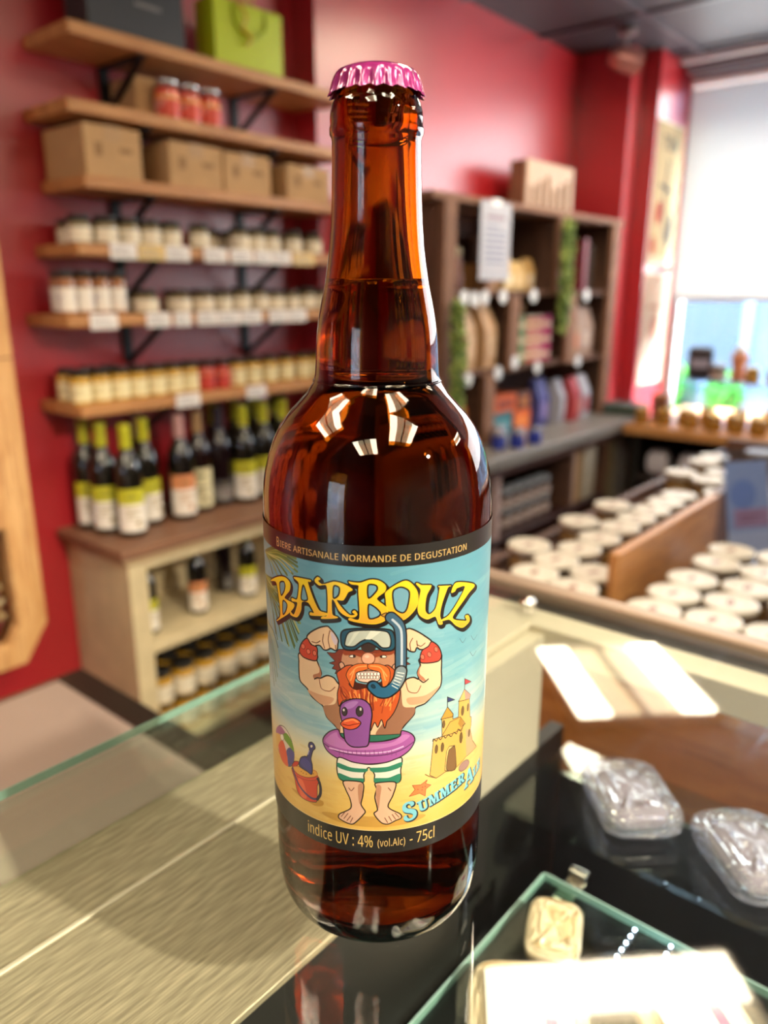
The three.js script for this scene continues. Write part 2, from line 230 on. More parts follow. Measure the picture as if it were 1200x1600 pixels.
const art = canvas(1440, 1140, (g, W, H) => {
  const sky = g.createLinearGradient(0, 60, 0, 1060);
  [[0, '#5b97a8'], [0.2, '#62a0b0'], [0.42, '#74abb4'], [0.55, '#a9c4bc'], [0.6, '#86b4bc'], [0.66, '#c2cdb8'], [0.72, '#dccf9e'], [0.8, '#e2bf6c'], [1, '#dcae4c']].forEach(([k, c]) => sky.addColorStop(k, c));
  g.fillStyle = sky; g.fillRect(0, 0, W, H); g.lineCap = g.lineJoin = 'round';
  // brushed clouds and sea
  for (let i = 0; i < 420; i++) {
    const y = rnd(90, 720), x = rnd(-50, W), l = rnd(60, 260), up = rnd(-0.3, 0.12); g.globalAlpha = rnd(0.05, 0.16); g.lineWidth = rnd(4, 22); g.strokeStyle = y < 420 ? ['#86b8c0', '#4f8ea2', '#a9ccc8', '#5f9fb0'][i % 4] : ['#dfe4d2', '#7fb2c0', '#cfdccc', '#5a9db4'][i % 4];
    g.beginPath(); g.moveTo(x, y); g.quadraticCurveTo(x + l / 2, y + up * l, x + l, y + up * l * 0.6); g.stroke();
  }
  for (let i = 0; i < 260; i++) { const y = rnd(760, 1050); g.globalAlpha = rnd(0.05, 0.14); g.fillStyle = ['#c8963c', '#f0d68e', '#b5822c'][i % 3]; g.beginPath(); g.ellipse(rnd(0, W), y, rnd(10, 60), rnd(3, 10), 0, 0, 7); g.fill(); }
  g.globalAlpha = 1; g.fillStyle = 'rgba(170,120,40,0.5)'; g.beginPath(); g.ellipse(705, 1010, 190, 22, 0, 0, 7); g.fill();
  // one stroke or patch: x,y pairs, fill, outline, width, closed, rounded
  const d = (p, fill, stroke, lw, closed, round) => {
    const n = p.length / 2, at = (i) => { const k = closed ? ((i % n) + n) % n : Math.max(0, Math.min(n - 1, i)); return [p[2 * k], p[2 * k + 1]]; };
    g.beginPath(); g.moveTo(p[0], p[1]);
    for (let i = 0; i < (closed ? n : n - 1); i++) {
      const a = at(i - 1), b = at(i), c = at(i + 1), e = at(i + 2), s = 0.15;
      if (round) g.bezierCurveTo(b[0] + (c[0] - a[0]) * s, b[1] + (c[1] - a[1]) * s, c[0] - (e[0] - b[0]) * s, c[1] - (e[1] - b[1]) * s, c[0], c[1]); else g.lineTo(c[0], c[1]);
    }
    if (closed) g.closePath();
    if (fill === '#f0c419') { const ys = p.filter((_, i) => i % 2), q = g.createLinearGradient(0, Math.min(...ys), 0, Math.max(...ys)); q.addColorStop(0, '#ecd01c'); q.addColorStop(0.55, '#f0c018'); q.addColorStop(1, '#f09e28'); g.fillStyle = q; g.fill(); } else if (fill) { g.fillStyle = fill; g.fill(); }
    if (stroke) { g.strokeStyle = stroke; g.lineWidth = lw; g.stroke(); }
  };
  d([198,115,337,72,411,66],0,'#7f9440',8,0,1);
  d([198,115,352,73,434,75],0,'#5c7a2c',8,0,1);
  d([198,115,355,78,438,87],0,'#3f5c22',8,0,1);
  d([198,115,357,85,440,101],0,'#4a6a26',8,0,1);
  d([198,115,355,93,438,119],0,'#5c7a2c',8,0,1);
  d([198,115,340,102,416,132],0,'#5c7a2c',8,0,1);
  d([198,115,320,111,386,144],0,'#5c7a2c',8,0,1);
  d([198,115,300,119,358,156],0,'#4a6a26',8,0,1);
  d([198,115,277,126,323,163],0,'#7f9440',8,0,1);
  d([198,115,252,132,285,169],0,'#4a6a26',8,0,1);
  d([198,115,284,76,334,58],0,'#3f5c22',8,0,1);
  d([198,115,310,70,372,54],0,'#3f5c22',8,0,1);
  d([197,119,320,83,387,79],0,'#7f9440',5,0,1);
  d([197,119,339,88,415,98],0,'#5c7a2c',5,0,1);
  d([197,119,343,94,421,111],0,'#a8b06a',5,0,1);
  d([197,119,334,103,407,128],0,'#a8b06a',5,0,1);
  d([197,119,319,111,385,139],0,'#5c7a2c',5,0,1);
  d([197,119,272,123,316,149],0,'#7f9440',5,0,1);
  d([162,213,328,183,403,205],0,'#3f5c22',8,0,1);
  d([162,213,344,194,427,237],0,'#7f9440',8,0,1);
  d([162,213,353,205,439,266],0,'#7f9440',8,0,1);
  d([162,213,356,219,444,300],0,'#7f9440',8,0,1);
  d([162,213,351,234,437,333],0,'#a8b06a',8,0,1);
  d([162,213,346,249,429,365],0,'#3f5c22',8,0,1);
  d([162,213,334,263,413,392],0,'#4a6a26',8,0,1);
  d([162,213,312,270,381,403],0,'#7f9440',8,0,1);
  d([162,213,284,274,339,400],0,'#5c7a2c',8,0,1);
  d([162,213,251,274,292,390],0,'#3f5c22',8,0,1);
  d([190,235,343,224,421,266],0,'#7f9440',6,0,1);
  d([190,235,353,239,436,302],0,'#5c7a2c',6,0,1);
  d([190,235,352,255,435,341],0,'#4a6a26',6,0,1);
  d([190,235,346,271,425,374],0,'#5c7a2c',6,0,1);
  d([190,235,336,284,411,401],0,'#4a6a26',6,0,1);
  d([190,235,311,287,374,398],0,'#3f5c22',6,0,1);
  d([190,235,287,291,339,400],0,'#4a6a26',6,0,1);
  d([190,235,264,298,304,409],0,'#5c7a2c',6,0,1);
  d([190,235,235,304,261,413],0,'#a8b06a',6,0,1);
  d([140,390,258,389,306,438],0,'#3f5c22',6,0,1);
  d([140,390,263,408,313,486],0,'#a8b06a',6,0,1);
  d([140,390,257,423,304,517],0,'#a8b06a',6,0,1);
  d([140,390,247,442,290,559],0,'#5c7a2c',6,0,1);
  d([140,390,236,455,272,585],0,'#5c7a2c',6,0,1);
  d([140,390,219,469,248,615],0,'#3f5c22',6,0,1);
  d([140,390,185,460,199,580],0,'#7f9440',6,0,1);
  d([140,390,140,463,140,565],0,'#a8b06a',6,0,1);
  d([1027,366,1043,386,1060,374],0,'#4a6470',2,0,1);
  d([1091,377,1111,400,1135,390],0,'#4a6470',2,0,1);
  d([1088,437,1108,460,1132,451],0,'#4a6470',2,0,1);
  d([381,787,388,813,388,839,382,863,370,881,352,893,331,897,306,893,282,883,260,866,247,844,247,816,260,788,282,763,307,748,331,743,352,749,369,764],'#d8c9b4','#4a3a3a',3,1,1);
  d([243,808,267,773,305,754,339,764,319,778,303,784,277,800],'#a5628a',0,0,1,1);
  d([242,816,284,795,301,799,294,816,268,852,258,880,245,855],'#e0b356',0,0,1,1);
  d([319,779,342,761,369,770,388,800,385,817,358,804,325,794],'#6f9a2c',0,0,1,1);
  d([268,855,297,815,317,807,337,836,344,864,346,895,320,901,287,890],'#dc5a35',0,0,1,1);
  d([339,835,362,810,387,817,390,830,383,857,366,882,349,891,344,859],'#4c4a86',0,0,1,1);
  d([322,786,323,792,321,798,316,804,310,808,303,809,297,808,293,805,293,799,295,792,300,787,307,782,313,781,319,782],'#eee3c8','#6a7060',2,1,1);
  d([369,974,403,986,449,987,485,993,518,981,524,965,503,960],'#c08f2e',0,0,1,1);
  d([376,886,501,867,499,909,496,968,480,980,449,987,417,984,398,967,387,927],'#d03a20','#1b120e',2,1,1);
  d([406,917,433,915,450,963,443,982,417,979],'#e8623c',0,0,1,1);
  d([373,876,391,852,413,844,409,858,386,880,376,886],'#c8281a','#1b120e',2,1,1);
  d([378,885,398,869,429,859,472,849,495,848,501,862,483,876,447,891,407,896],'#e0a03c','#b05a20',2,1,1);
  d([374,877,378,892,407,898,447,893,483,879,502,864,501,877,482,890,440,904,399,907,377,900],'#d9402a','#1b120e',1,1,1);
  d([428,877,428,878,427,879,426,880,424,880,423,881,422,880,421,880,422,879,423,878,424,877,426,876,427,876,428,876],'#7a4a1c',0,0,1,1);
  d([454,876,453,877,452,878,451,879,450,879,448,880,448,879,447,879,448,878,449,877,450,876,451,875,452,875,453,875],'#7a4a1c',0,0,1,1);
  d([438,879,437,880,437,881,435,882,434,882,432,883,432,882,431,882,432,881,433,880,434,879,435,878,437,878,438,878],'#7a4a1c',0,0,1,1);
  d([469,866,469,867,468,868,466,869,465,869,464,869,463,869,463,868,463,867,464,866,465,866,467,865,468,865,469,865],'#7a4a1c',0,0,1,1);
  d([486,862,486,863,485,864,484,864,483,865,482,865,481,865,480,864,481,863,482,862,483,861,484,861,485,861,486,861],'#7a4a1c',0,0,1,1);
  d([416,860,420,832,431,816,450,805,456,804,469,771,464,760,469,744,482,738,493,747,494,759,485,770,475,805,480,828,479,859,472,870,454,865],'#33306e','#1b120e',3,1,1);
  d([423,849,430,825,450,814,467,822,474,841,470,863,451,857],'#403d86',0,0,1,1);
  d([484,753,483,755,481,758,479,760,477,761,475,760,474,759,473,756,474,754,475,751,477,750,480,749,482,749,483,750],'#e8d8b4',0,0,1,1);
  d([468,776,461,794],0,'#8f94c8',4,0,1);
  d([378,886,388,910,412,941,444,960,474,967,494,962],0,'#4b3566',9,0,1);
  d([497,962,510,939,513,914,509,890,502,877],0,'#1d1830',11,0,1);
  d([909,853,921,714,956,715,954,650,949,646,977,607,1005,644,1004,664,1032,666,1032,608,1030,605,1061,570,1102,609,1095,623,1103,696,1113,703,1114,738,1109,751,1127,805,1167,853,1084,851,1030,867,1021,874,976,862,936,873],'#d8a64c','#1b120e',2,1,0);
  d([1030,605,1061,570,1102,609,1095,621,1060,613],'#e0b264','#1b120e',2,1,0);
  d([1061,570,1102,609,1095,621,1069,614],'#b88c7a',0,0,1,0);
  d([949,646,977,607,1005,644,1002,654,974,649],'#c98f2c','#1b120e',2,1,0);
  d([954,714,991,670,1042,670,1071,708,1050,723,1011,721],'#cf9f44','#1b120e',2,1,0);
  d([1042,670,1071,708,1049,717,1031,693],'#a97c30',0,0,1,0);
  d([1078,736,1109,751,1127,809,1162,850,1086,849],'#c39a6a',0,0,1,0);
  d([918,721,921,713,933,725,940,713,950,725,962,715,972,726,984,718,998,730,1011,719,1025,730,1032,715,1050,730,1060,713,1073,711],0,'#1b120e',3,0,1);
  d([972,856,978,781,990,766,1017,773,1029,862,1021,874],'#e0b868','#1b120e',2,1,0);
  d([981,856,987,788,997,778,1018,781,1025,868],'#7d5a32','#1b120e',2,1,1);
  d([939,758,938,765,936,771,934,773,931,772,929,768,928,762,928,754,929,747,931,741,933,739,935,740,937,744,939,751],'#6d5124','#1b120e',1.5,1,1);
  d([965,760,964,767,962,772,959,775,956,774,954,769,953,763,953,755,954,748,956,742,958,740,961,741,963,746,965,752],'#6d5124','#1b120e',1.5,1,1);
  d([1059,761,1057,769,1055,775,1051,778,1047,776,1044,770,1042,761,1042,752,1043,743,1046,737,1049,735,1053,737,1056,743,1058,751],'#6d5124','#1b120e',1.5,1,1);
  d([1062,655,1061,663,1058,668,1055,670,1052,669,1049,664,1047,657,1047,648,1048,641,1051,635,1054,633,1057,635,1060,640,1062,647],'#6d5124','#1b120e',1.5,1,1);
  d([968,671,967,676,965,681,963,683,960,682,958,678,957,673,957,666,958,661,960,656,962,654,964,655,966,659,967,664],'#6d5124','#1b120e',1.5,1,1);
  d([1092,654,1091,660,1089,664,1087,666,1084,665,1082,661,1081,655,1081,649,1082,643,1084,639,1086,637,1089,638,1091,642,1092,648],'#6d5124','#1b120e',1.5,1,1);
  d([1107,765,1106,771,1104,775,1101,776,1098,775,1095,771,1094,765,1094,758,1095,752,1097,748,1100,747,1103,748,1105,752,1107,758],'#6d5124','#1b120e',1.5,1,1);
  d([977,608,976,568],0,'#26222e',3,0,1);
  d([977,569,1011,591,978,589],'#333a6e','#1b120e',1.5,1,0);
  d([1062,570,1061,529],0,'#3a2a2e',3,0,1);
  d([1062,530,1103,558,1064,553],'#d0333a','#1b120e',1.5,1,0);
  d([1102,875,1108,885,1107,893,1098,899,1085,902,1070,901,1057,898,1048,891,1043,883,1044,874,1051,867,1063,863,1077,863,1091,867],'#9c7a70','#5a4038',2,1,1);
  d([891,844,909,858,936,873],0,'#7a4f1c',3,0,1);
  d([899,868,893,881,914,893,894,903,892,931,871,914,832,918,853,895,843,876,874,881],'#e57a3c','#8a3a1a',2,1,0);
  d([884,893,884,894,883,895,882,895,881,894,879,894,879,893,878,892,879,891,879,890,880,890,882,890,883,891,884,892],'#a8432a',0,0,1,1);
  d([882,904,882,905,881,905,880,905,879,905,878,904,877,903,877,902,877,901,878,901,879,901,880,901,881,902,882,903],'#a8432a',0,0,1,1);
  d([895,893,894,893,894,894,892,894,891,894,890,893,889,892,889,891,889,890,890,889,891,889,892,890,894,890,894,892],'#a8432a',0,0,1,1);
  d([867,898,866,899,866,899,864,899,863,899,862,898,861,897,861,896,861,896,862,895,863,895,864,895,865,896,866,897],'#a8432a',0,0,1,1);
  d([279,206,342,171,384,162,406,175,402,201,374,238,424,247,393,288,315,341,342,315,342,269,323,198],'#1b120e','#1b120e',17,1,1);
  d([429,148,496,143,498,148,488,153,509,206,530,242,559,247,551,255,498,265,496,258,512,254,489,224,461,227,455,259,436,287,405,289,406,278,423,284,441,235,415,236,416,227,441,223,450,165],'#1b120e','#1b120e',17,1,1);
  d([517,141,528,127,537,133,528,139,547,149,588,135,623,141,647,155,632,165,616,193,593,195,612,223,638,244,657,241,647,233,654,227,661,239,650,249,625,247,603,231,587,199,577,197,577,247,596,257,540,269,544,261,562,250,561,153,533,153],'#1b120e','#1b120e',17,1,1);
  d([637,128,641,130,672,131,703,120,730,122,751,139,750,158,724,184,758,218,755,254,714,270,640,262,640,254,670,253,667,159,668,139,644,136],'#1b120e','#1b120e',17,1,1);
  d([818,128,855,167,854,220,808,261,762,224,754,184,757,158],'#1b120e','#1b120e',17,1,1);
  d([853,142,858,141,872,149,903,154,905,161,889,188,885,238,901,256,926,235,939,171,935,163,983,172,971,176,948,227,942,269,952,297,939,296,925,266,894,270,868,252,859,227,865,184,868,162],'#1b120e','#1b120e',17,1,1);
  d([988,195,1007,168,1063,183,1113,207,1071,225,995,286,1054,318,1070,320,1061,303,1078,306,1085,328,1050,339,1015,321,983,291,954,288,952,284,986,270,1053,196,1014,187,1003,196],'#1b120e','#1b120e',17,1,1);
  d([265,202,334,166,376,157,400,169,396,196,366,232,418,241,385,282,305,337,333,311,333,264,314,193],'#1b120e','#1b120e',12,1,1);
  d([423,143,491,137,492,142,483,147,504,200,525,236,554,241,547,249,493,259,491,251,506,248,484,217,455,221,449,253,430,281,399,283,399,273,416,278,435,230,409,230,409,221,435,217,445,159],'#1b120e','#1b120e',12,1,1);
  d([512,135,523,121,532,126,523,133,542,143,583,128,619,134,642,148,628,158,612,186,589,189,608,216,633,237,652,233,643,226,649,220,657,232,646,242,621,240,598,224,582,193,572,191,573,241,591,250,536,262,539,255,557,243,556,147,528,147],'#1b120e','#1b120e',12,1,1);
  d([632,122,637,123,668,124,699,113,726,115,747,131,746,151,720,177,753,210,750,247,710,263,635,255,635,247,665,246,663,152,663,132,640,129],'#1b120e','#1b120e',12,1,1);
  d([813,120,851,159,850,212,803,253,758,217,750,177,753,151],'#1b120e','#1b120e',12,1,1);
  d([849,134,853,133,867,141,898,146,899,153,884,180,880,229,896,247,921,227,934,162,930,155,977,163,965,167,943,218,936,260,947,288,933,287,919,257,889,261,863,244,855,219,861,177,864,154],'#1b120e','#1b120e',12,1,1);
  d([982,186,1000,159,1056,173,1103,196,1063,215,989,277,1046,308,1062,309,1053,292,1070,296,1077,318,1042,329,1008,312,977,282,948,279,946,275,980,261,1046,186,1007,177,997,186],'#1b120e','#1b120e',12,1,1);
  d([265,202,334,166,376,157,400,169,396,196,366,232,418,241,385,282,305,337,333,311,333,264,314,193],'#f0c419','#f0c419',3,1,1);
  d([423,143,491,137,492,142,483,147,504,200,525,236,554,241,547,249,493,259,491,251,506,248,484,217,455,221,449,253,430,281,399,283,399,273,416,278,435,230,409,230,409,221,435,217,445,159],'#f0c419','#f0c419',3,1,1);
  d([512,135,523,121,532,126,523,133,542,143,583,128,619,134,642,148,628,158,612,186,589,189,608,216,633,237,652,233,643,226,649,220,657,232,646,242,621,240,598,224,582,193,572,191,573,241,591,250,536,262,539,255,557,243,556,147,528,147],'#f0c419','#f0c419',3,1,1);
  d([632,122,637,123,668,124,699,113,726,115,747,131,746,151,720,177,753,210,750,247,710,263,635,255,635,247,665,246,663,152,663,132,640,129],'#f0c419','#f0c419',3,1,1);
  d([813,120,851,159,850,212,803,253,758,217,750,177,753,151],'#f0c419','#f0c419',3,1,1);
  d([849,134,853,133,867,141,898,146,899,153,884,180,880,229,896,247,921,227,934,162,930,155,977,163,965,167,943,218,936,260,947,288,933,287,919,257,889,261,863,244,855,219,861,177,864,154],'#f0c419','#f0c419',3,1,1);
  d([982,186,1000,159,1056,173,1103,196,1063,215,989,277,1046,308,1062,309,1053,292,1070,296,1077,318,1042,329,1008,312,977,282,948,279,946,275,980,261,1046,186,1007,177,997,186],'#f0c419','#f0c419',3,1,1);
  d([339,187,364,174,372,186,365,208,345,228],'#6d9fae','#1b120e',5,1,1);
  d([356,246,379,251,372,276,353,295],'#6d9fae','#1b120e',5,1,1);
  d([464,160,453,211,480,206],'#6d9fae','#1b120e',5,1,1);
  d([581,143,579,183,596,171,599,146],'#6d9fae','#1b120e',5,1,1);
  d([694,131,718,131,721,147,695,174],'#6d9fae','#1b120e',5,1,1);
  d([695,197,716,206,732,226,723,239,696,243],'#6d9fae','#1b120e',5,1,1);
  d([799,140,773,152,775,198,784,218,805,228,819,211,825,159],'#6d9fae','#1b120e',5,1,1);
  d([437,412,432,444,431,485,436,517,467,535,487,560,525,579,533,588,545,621,570,642,590,664,592,684,794,676,799,656,822,628,846,601,851,576,885,568,911,548,943,521,949,492,947,461,947,421,940,399,865,398,866,423,856,446,861,472,844,463,821,465,803,483,771,500,626,505,593,489,574,468,549,465,522,481,528,462,521,439,511,416,511,401],'#e3bf94','#1b120e',5,1,1);
  d([533,583,577,563,592,509,595,663,575,646,545,621],'#a3714f',0,0,1,1);
  d([798,503,808,564,848,576,844,603,808,641,794,671,716,666,762,591],'#95664a',0,0,1,1);
  d([469,540,515,542,572,544,557,570,525,578,487,558],'#cf9a72',0,0,1,1);
  d([822,536,885,537,942,516,911,548,880,564,831,562],'#cf9a72',0,0,1,1);
  d([518,425,528,462,522,481,500,490,495,476,520,459],'#b3714f',0,0,1,1);
  d([866,423,856,451,869,476,889,487,879,470,864,452],'#b3714f',0,0,1,1);
  d([519,485,527,518,558,521,578,502],0,'#8a5038',3,0,1);
  d([816,475,826,511,855,521,869,498],0,'#8a5038',3,0,1);
  d([522,481,511,482,500,490],0,'#1b120e',4,0,1);
  d([861,472,879,488,896,479],0,'#1b120e',4,0,1);
  d([473,347,486,324,522,298,553,286,565,292,582,309,593,329,591,344,589,362,581,368,566,363,551,372,538,372,525,361,509,365,504,373],'#e3bf94','#1b120e',5,1,1);
  d([540,317,536,342,543,367],0,'#6d3f2c',3,0,1);
  d([563,300,557,333,562,361],0,'#6d3f2c',3,0,1);
  d([567,302,581,333,583,362],0,'#6d3f2c',3,0,1);
  d([493,354,512,354,526,344],0,'#6d3f2c',3,0,1);
  d([567,302,582,316,590,337,581,348,569,326],'#c9b8c0',0,0,1,1);
  d([790,323,795,306,806,293,826,285,852,298,881,320,907,345,902,366,867,366,853,357,846,370,829,366,815,352,811,363,802,367,793,357,796,340],'#e3bf94','#1b120e',5,1,1);
  d([815,303,806,331,809,356],0,'#6d3f2c',3,0,1);
  d([838,321,829,339,832,363],0,'#6d3f2c',3,0,1);
  d([852,332,855,352],0,'#6d3f2c',3,0,1);
  d([882,345,867,354,853,345],0,'#6d3f2c',3,0,1);
  d([473,347,448,371,436,405,456,422,508,420,515,391,512,369,490,365],'#c23a20','#1b120e',4,1,1);
  d([907,345,933,368,946,401,937,421,903,421,868,413,865,393,872,370,894,359],'#c23a20','#1b120e',4,1,1);
  d([462,377,463,381,462,385,460,389,456,391,452,391,448,390,446,387,445,383,446,379,448,375,452,373,456,372,460,374],'#d9694a','#5e180c',2,1,1);
  d([485,390,486,394,485,398,483,401,479,403,476,404,472,402,470,399,469,395,470,391,472,387,476,385,479,385,483,387],'#d9694a','#5e180c',2,1,1);
  d([510,389,511,393,510,397,508,401,505,403,501,403,498,401,496,398,495,394,496,390,498,386,501,384,505,384,508,386],'#d9694a','#5e180c',2,1,1);
  d([931,376,932,380,931,384,929,386,926,387,923,385,919,382,917,377,916,373,917,369,919,367,922,366,925,368,929,371],'#d9694a','#5e180c',2,1,1);
  d([906,389,906,393,906,397,904,399,901,400,898,398,894,395,892,391,891,386,892,382,894,380,897,380,900,381,903,384],'#d9694a','#5e180c',2,1,1);
  d([880,392,881,397,880,401,878,403,875,403,872,402,869,399,867,395,866,390,867,387,869,384,871,384,875,385,878,388],'#d9694a','#5e180c',2,1,1);
  d([551,380,580,377,595,361,628,357,761,353,781,358,788,378,827,390,813,398,831,413,810,414,820,427,804,429,814,445,789,447,762,455,617,461,594,449,579,452,585,438,569,435,578,421,559,417,580,406],'#7d3018','#1b120e',2,1,0);
  d([607,378,628,371,757,367,777,373,782,417,762,445,627,450,603,425],'#b98562',0,0,1,1);
  d([594,414,604,406,613,417,608,432,599,431],'#cf9a78','#1b120e',3,1,1);
  d([771,414,780,406,784,419,777,431,771,427],'#cf9a78','#1b120e',3,1,1);
  d([611,365,650,366,682,371,693,377,706,371,735,363,772,359,770,372,735,376,708,383,673,383,646,376,614,380],'#8e3c1c',0,0,1,1);
  d([651,380,650,382,647,384,643,385,638,386,633,385,630,384,629,382,630,380,633,378,638,376,643,376,647,376,650,378],'#f0e6d2','#1b120e',2,1,1);
  d([752,379,751,381,748,383,744,383,739,383,735,382,732,381,731,378,732,376,735,375,739,374,744,374,748,375,751,377],'#f0e6d2','#1b120e',2,1,1);
  d([649,380,649,382,648,383,646,384,645,384,643,383,642,382,642,381,642,379,643,377,645,377,647,376,648,377,649,378],'#2a1a12',0,0,1,1);
  d([738,379,738,380,737,382,736,382,734,382,733,381,732,380,731,378,732,377,733,375,734,375,736,375,737,375,738,377],'#2a1a12',0,0,1,1);
  d([678,394,677,398,674,402,670,404,666,405,662,403,659,399,658,395,659,390,662,386,666,384,670,384,674,385,677,389],'#c98d68',0,0,1,1);
  d([727,392,726,397,723,401,719,403,715,403,711,401,708,397,707,393,708,388,711,384,715,382,719,382,723,384,726,388],'#c98d68',0,0,1,1);
  d([714,385,712,395,706,402,697,406,687,407,678,403,672,396,670,387,672,377,678,369,687,365,697,365,706,369,712,376],'#dfa283','#7a4028',3,1,1);
  d([696,378,695,381,693,383,690,384,686,384,683,383,681,381,680,379,681,376,683,374,687,373,690,373,693,374,696,376],'#efc0a4',0,0,1,1);
  d([585,451,593,489,586,526,591,570,606,548,644,535,690,544,704,584,698,651,712,620,723,638,735,610,746,642,753,616,762,606,778,582,793,542,798,503,793,472,784,437,757,410,739,420,735,469,692,484,649,472,645,418,622,416,599,434],'#c4531d','#1b120e',3,1,1);
  d([606,519,625,540,631,564],0,'#e8863a',6,0,1);
  d([646,486,648,514,650,543],0,'#8a2f10',3,0,1);
  d([754,495,750,512,736,528],0,'#a43c14',3,0,1);
  d([662,518,664,542,673,565],0,'#f0a050',6,0,1);
  d([639,505,643,547,646,588],0,'#e8863a',3,0,1);
  d([665,488,669,506,671,525],0,'#8a2f10',3,0,1);
  d([689,494,688,536,693,579],0,'#a43c14',3,0,1);
  d([648,500,653,526,661,552],0,'#f0a050',3,0,1);
  d([680,496,681,544,686,591],0,'#e8863a',6,0,1);
  d([694,504,691,541,690,577],0,'#8a2f10',3,0,1);
  d([610,515,627,540,633,567],0,'#a43c14',4,0,1);
  d([784,487,778,523,762,558],0,'#f0a050',6,0,1);
  d([782,515,769,545,764,575],0,'#e8863a',4,0,1);
  d([686,509,682,540,682,571],0,'#8a2f10',6,0,1);
  d([672,512,673,558,673,604],0,'#a43c14',6,0,1);
  d([752,500,752,530,741,560],0,'#f0a050',4,0,1);
  d([768,491,756,513,748,535],0,'#e8863a',3,0,1);
  d([688,511,688,550,684,589],0,'#8a2f10',4,0,1);
  d([692,498,698,528,698,559],0,'#a43c14',4,0,1);
  d([696,486,695,514,701,542],0,'#f0a050',6,0,1);
  d([759,517,751,536,738,555],0,'#e8863a',4,0,1);
  d([753,501,744,529,731,558],0,'#8a2f10',3,0,1);
  d([637,505,640,537,650,568],0,'#a43c14',6,0,1);
  d([769,517,761,538,749,559],0,'#f0a050',3,0,1);
  d([710,485,709,513,712,541],0,'#e8863a',4,0,1);
  d([598,500,600,530,615,559],0,'#8a2f10',3,0,1);
  d([604,494,618,507,626,522],0,'#a43c14',3,0,1);
  d([707,487,698,503,700,518],0,'#f0a050',3,0,1);
  d([641,483,650,524,659,566],0,'#e8863a',3,0,1);
  d([663,488,668,533,675,577],0,'#8a2f10',4,0,1);
  d([616,522,621,538,637,552],0,'#a43c14',3,0,1);
  d([629,512,636,544,640,576],0,'#f0a050',3,0,1);
  d([741,485,732,506,726,528],0,'#e8863a',6,0,1);
  d([789,490,774,519,769,550],0,'#8a2f10',3,0,1);
  d([683,491,686,522,691,553],0,'#a43c14',4,0,1);
  d([701,500,692,532,695,564],0,'#f0a050',6,0,1);
  d([650,509,652,547,662,585],0,'#e8863a',6,0,1);
  d([598,499,606,522,623,543],0,'#8a2f10',6,0,1);
  d([757,505,744,544,736,584],0,'#a43c14',4,0,1);
  d([712,482,709,526,707,571],0,'#f0a050',3,0,1);
  d([645,512,652,552,658,593],0,'#e8863a',6,0,1);
  d([706,491,697,522,700,553],0,'#8a2f10',6,0,1);
  d([644,516,657,544,661,573],0,'#a43c14',4,0,1);
  d([720,490,715,514,718,538],0,'#f0a050',6,0,1);
  d([772,483,755,515,750,548],0,'#e8863a',6,0,1);
  d([710,502,706,538,708,573],0,'#8a2f10',6,0,1);
  d([640,473,692,479,739,469,762,480,735,499,692,492,649,502,626,484],'#4a1a0c',0,0,1,1);
  d([693,406,659,406,631,423,618,451,627,474,641,495,649,462,663,437,693,422],'#dd6c26','#1b120e',2,1,1);
  d([693,406,726,404,757,419,764,445,758,476,740,491,735,459,722,434,693,422],'#dd6c26','#1b120e',2,1,1);
  d([686,413,654,420,631,449],0,'#f2a45c',4,0,1);
  d([699,412,730,417,753,450],0,'#f2a45c',4,0,1);
  d([645,433,633,469],0,'#f2a45c',4,0,1);
  d([739,429,748,464],0,'#f2a45c',4,0,1);
  d([652,442,672,432,713,430,731,439,727,464,692,473,658,467],'#e9c6b0','#1b120e',3,1,1);
  d([666,442,665,445,664,448,662,449,660,449,658,448,656,446,656,443,656,440,658,438,660,437,662,436,664,438,665,440],'#f7f1e2','#6a4a40',1.5,1,1);
  d([668,455,667,457,666,459,664,461,662,461,660,460,659,458,659,455,659,453,660,451,662,449,664,449,666,450,667,452],'#f3ead8','#6a4a40',1.5,1,1);
  d([677,442,676,445,675,447,673,448,671,448,669,447,667,445,667,442,667,440,669,437,671,436,673,436,675,437,676,439],'#f7f1e2','#6a4a40',1.5,1,1);
  d([678,454,677,457,676,459,674,460,672,460,670,459,669,457,669,455,669,452,670,450,672,449,674,448,676,449,677,451],'#f3ead8','#6a4a40',1.5,1,1);
  d([687,441,687,444,686,446,684,448,681,448,679,447,678,444,678,442,678,439,680,437,681,435,684,435,686,436,687,438],'#f7f1e2','#6a4a40',1.5,1,1);
  d([687,454,687,456,686,458,684,460,682,460,680,459,679,457,678,454,679,451,680,449,682,448,684,448,686,449,687,451],'#f3ead8','#6a4a40',1.5,1,1);
  d([698,441,698,444,696,446,694,447,692,447,690,446,689,444,688,441,689,438,690,436,692,435,694,435,696,436,698,438],'#f7f1e2','#6a4a40',1.5,1,1);
  d([697,453,697,456,696,458,694,459,692,459,690,458,689,456,688,454,689,451,690,449,692,448,694,448,696,449,697,451],'#f3ead8','#6a4a40',1.5,1,1);
  d([709,441,708,443,707,446,705,447,703,447,701,446,700,444,699,441,700,438,701,436,703,434,705,434,707,436,708,438],'#f7f1e2','#6a4a40',1.5,1,1);
  d([707,453,707,456,705,458,704,459,702,459,700,458,699,456,698,453,699,451,700,448,702,447,704,447,705,448,707,450],'#f3ead8','#6a4a40',1.5,1,1);
  d([720,441,719,443,718,446,716,447,714,447,712,446,710,443,710,441,710,438,712,436,714,434,716,434,718,436,719,438],'#f7f1e2','#6a4a40',1.5,1,1);
  d([717,453,716,455,715,458,713,459,711,459,710,458,708,456,708,453,708,450,710,448,711,447,713,447,715,448,716,450],'#f3ead8','#6a4a40',1.5,1,1);
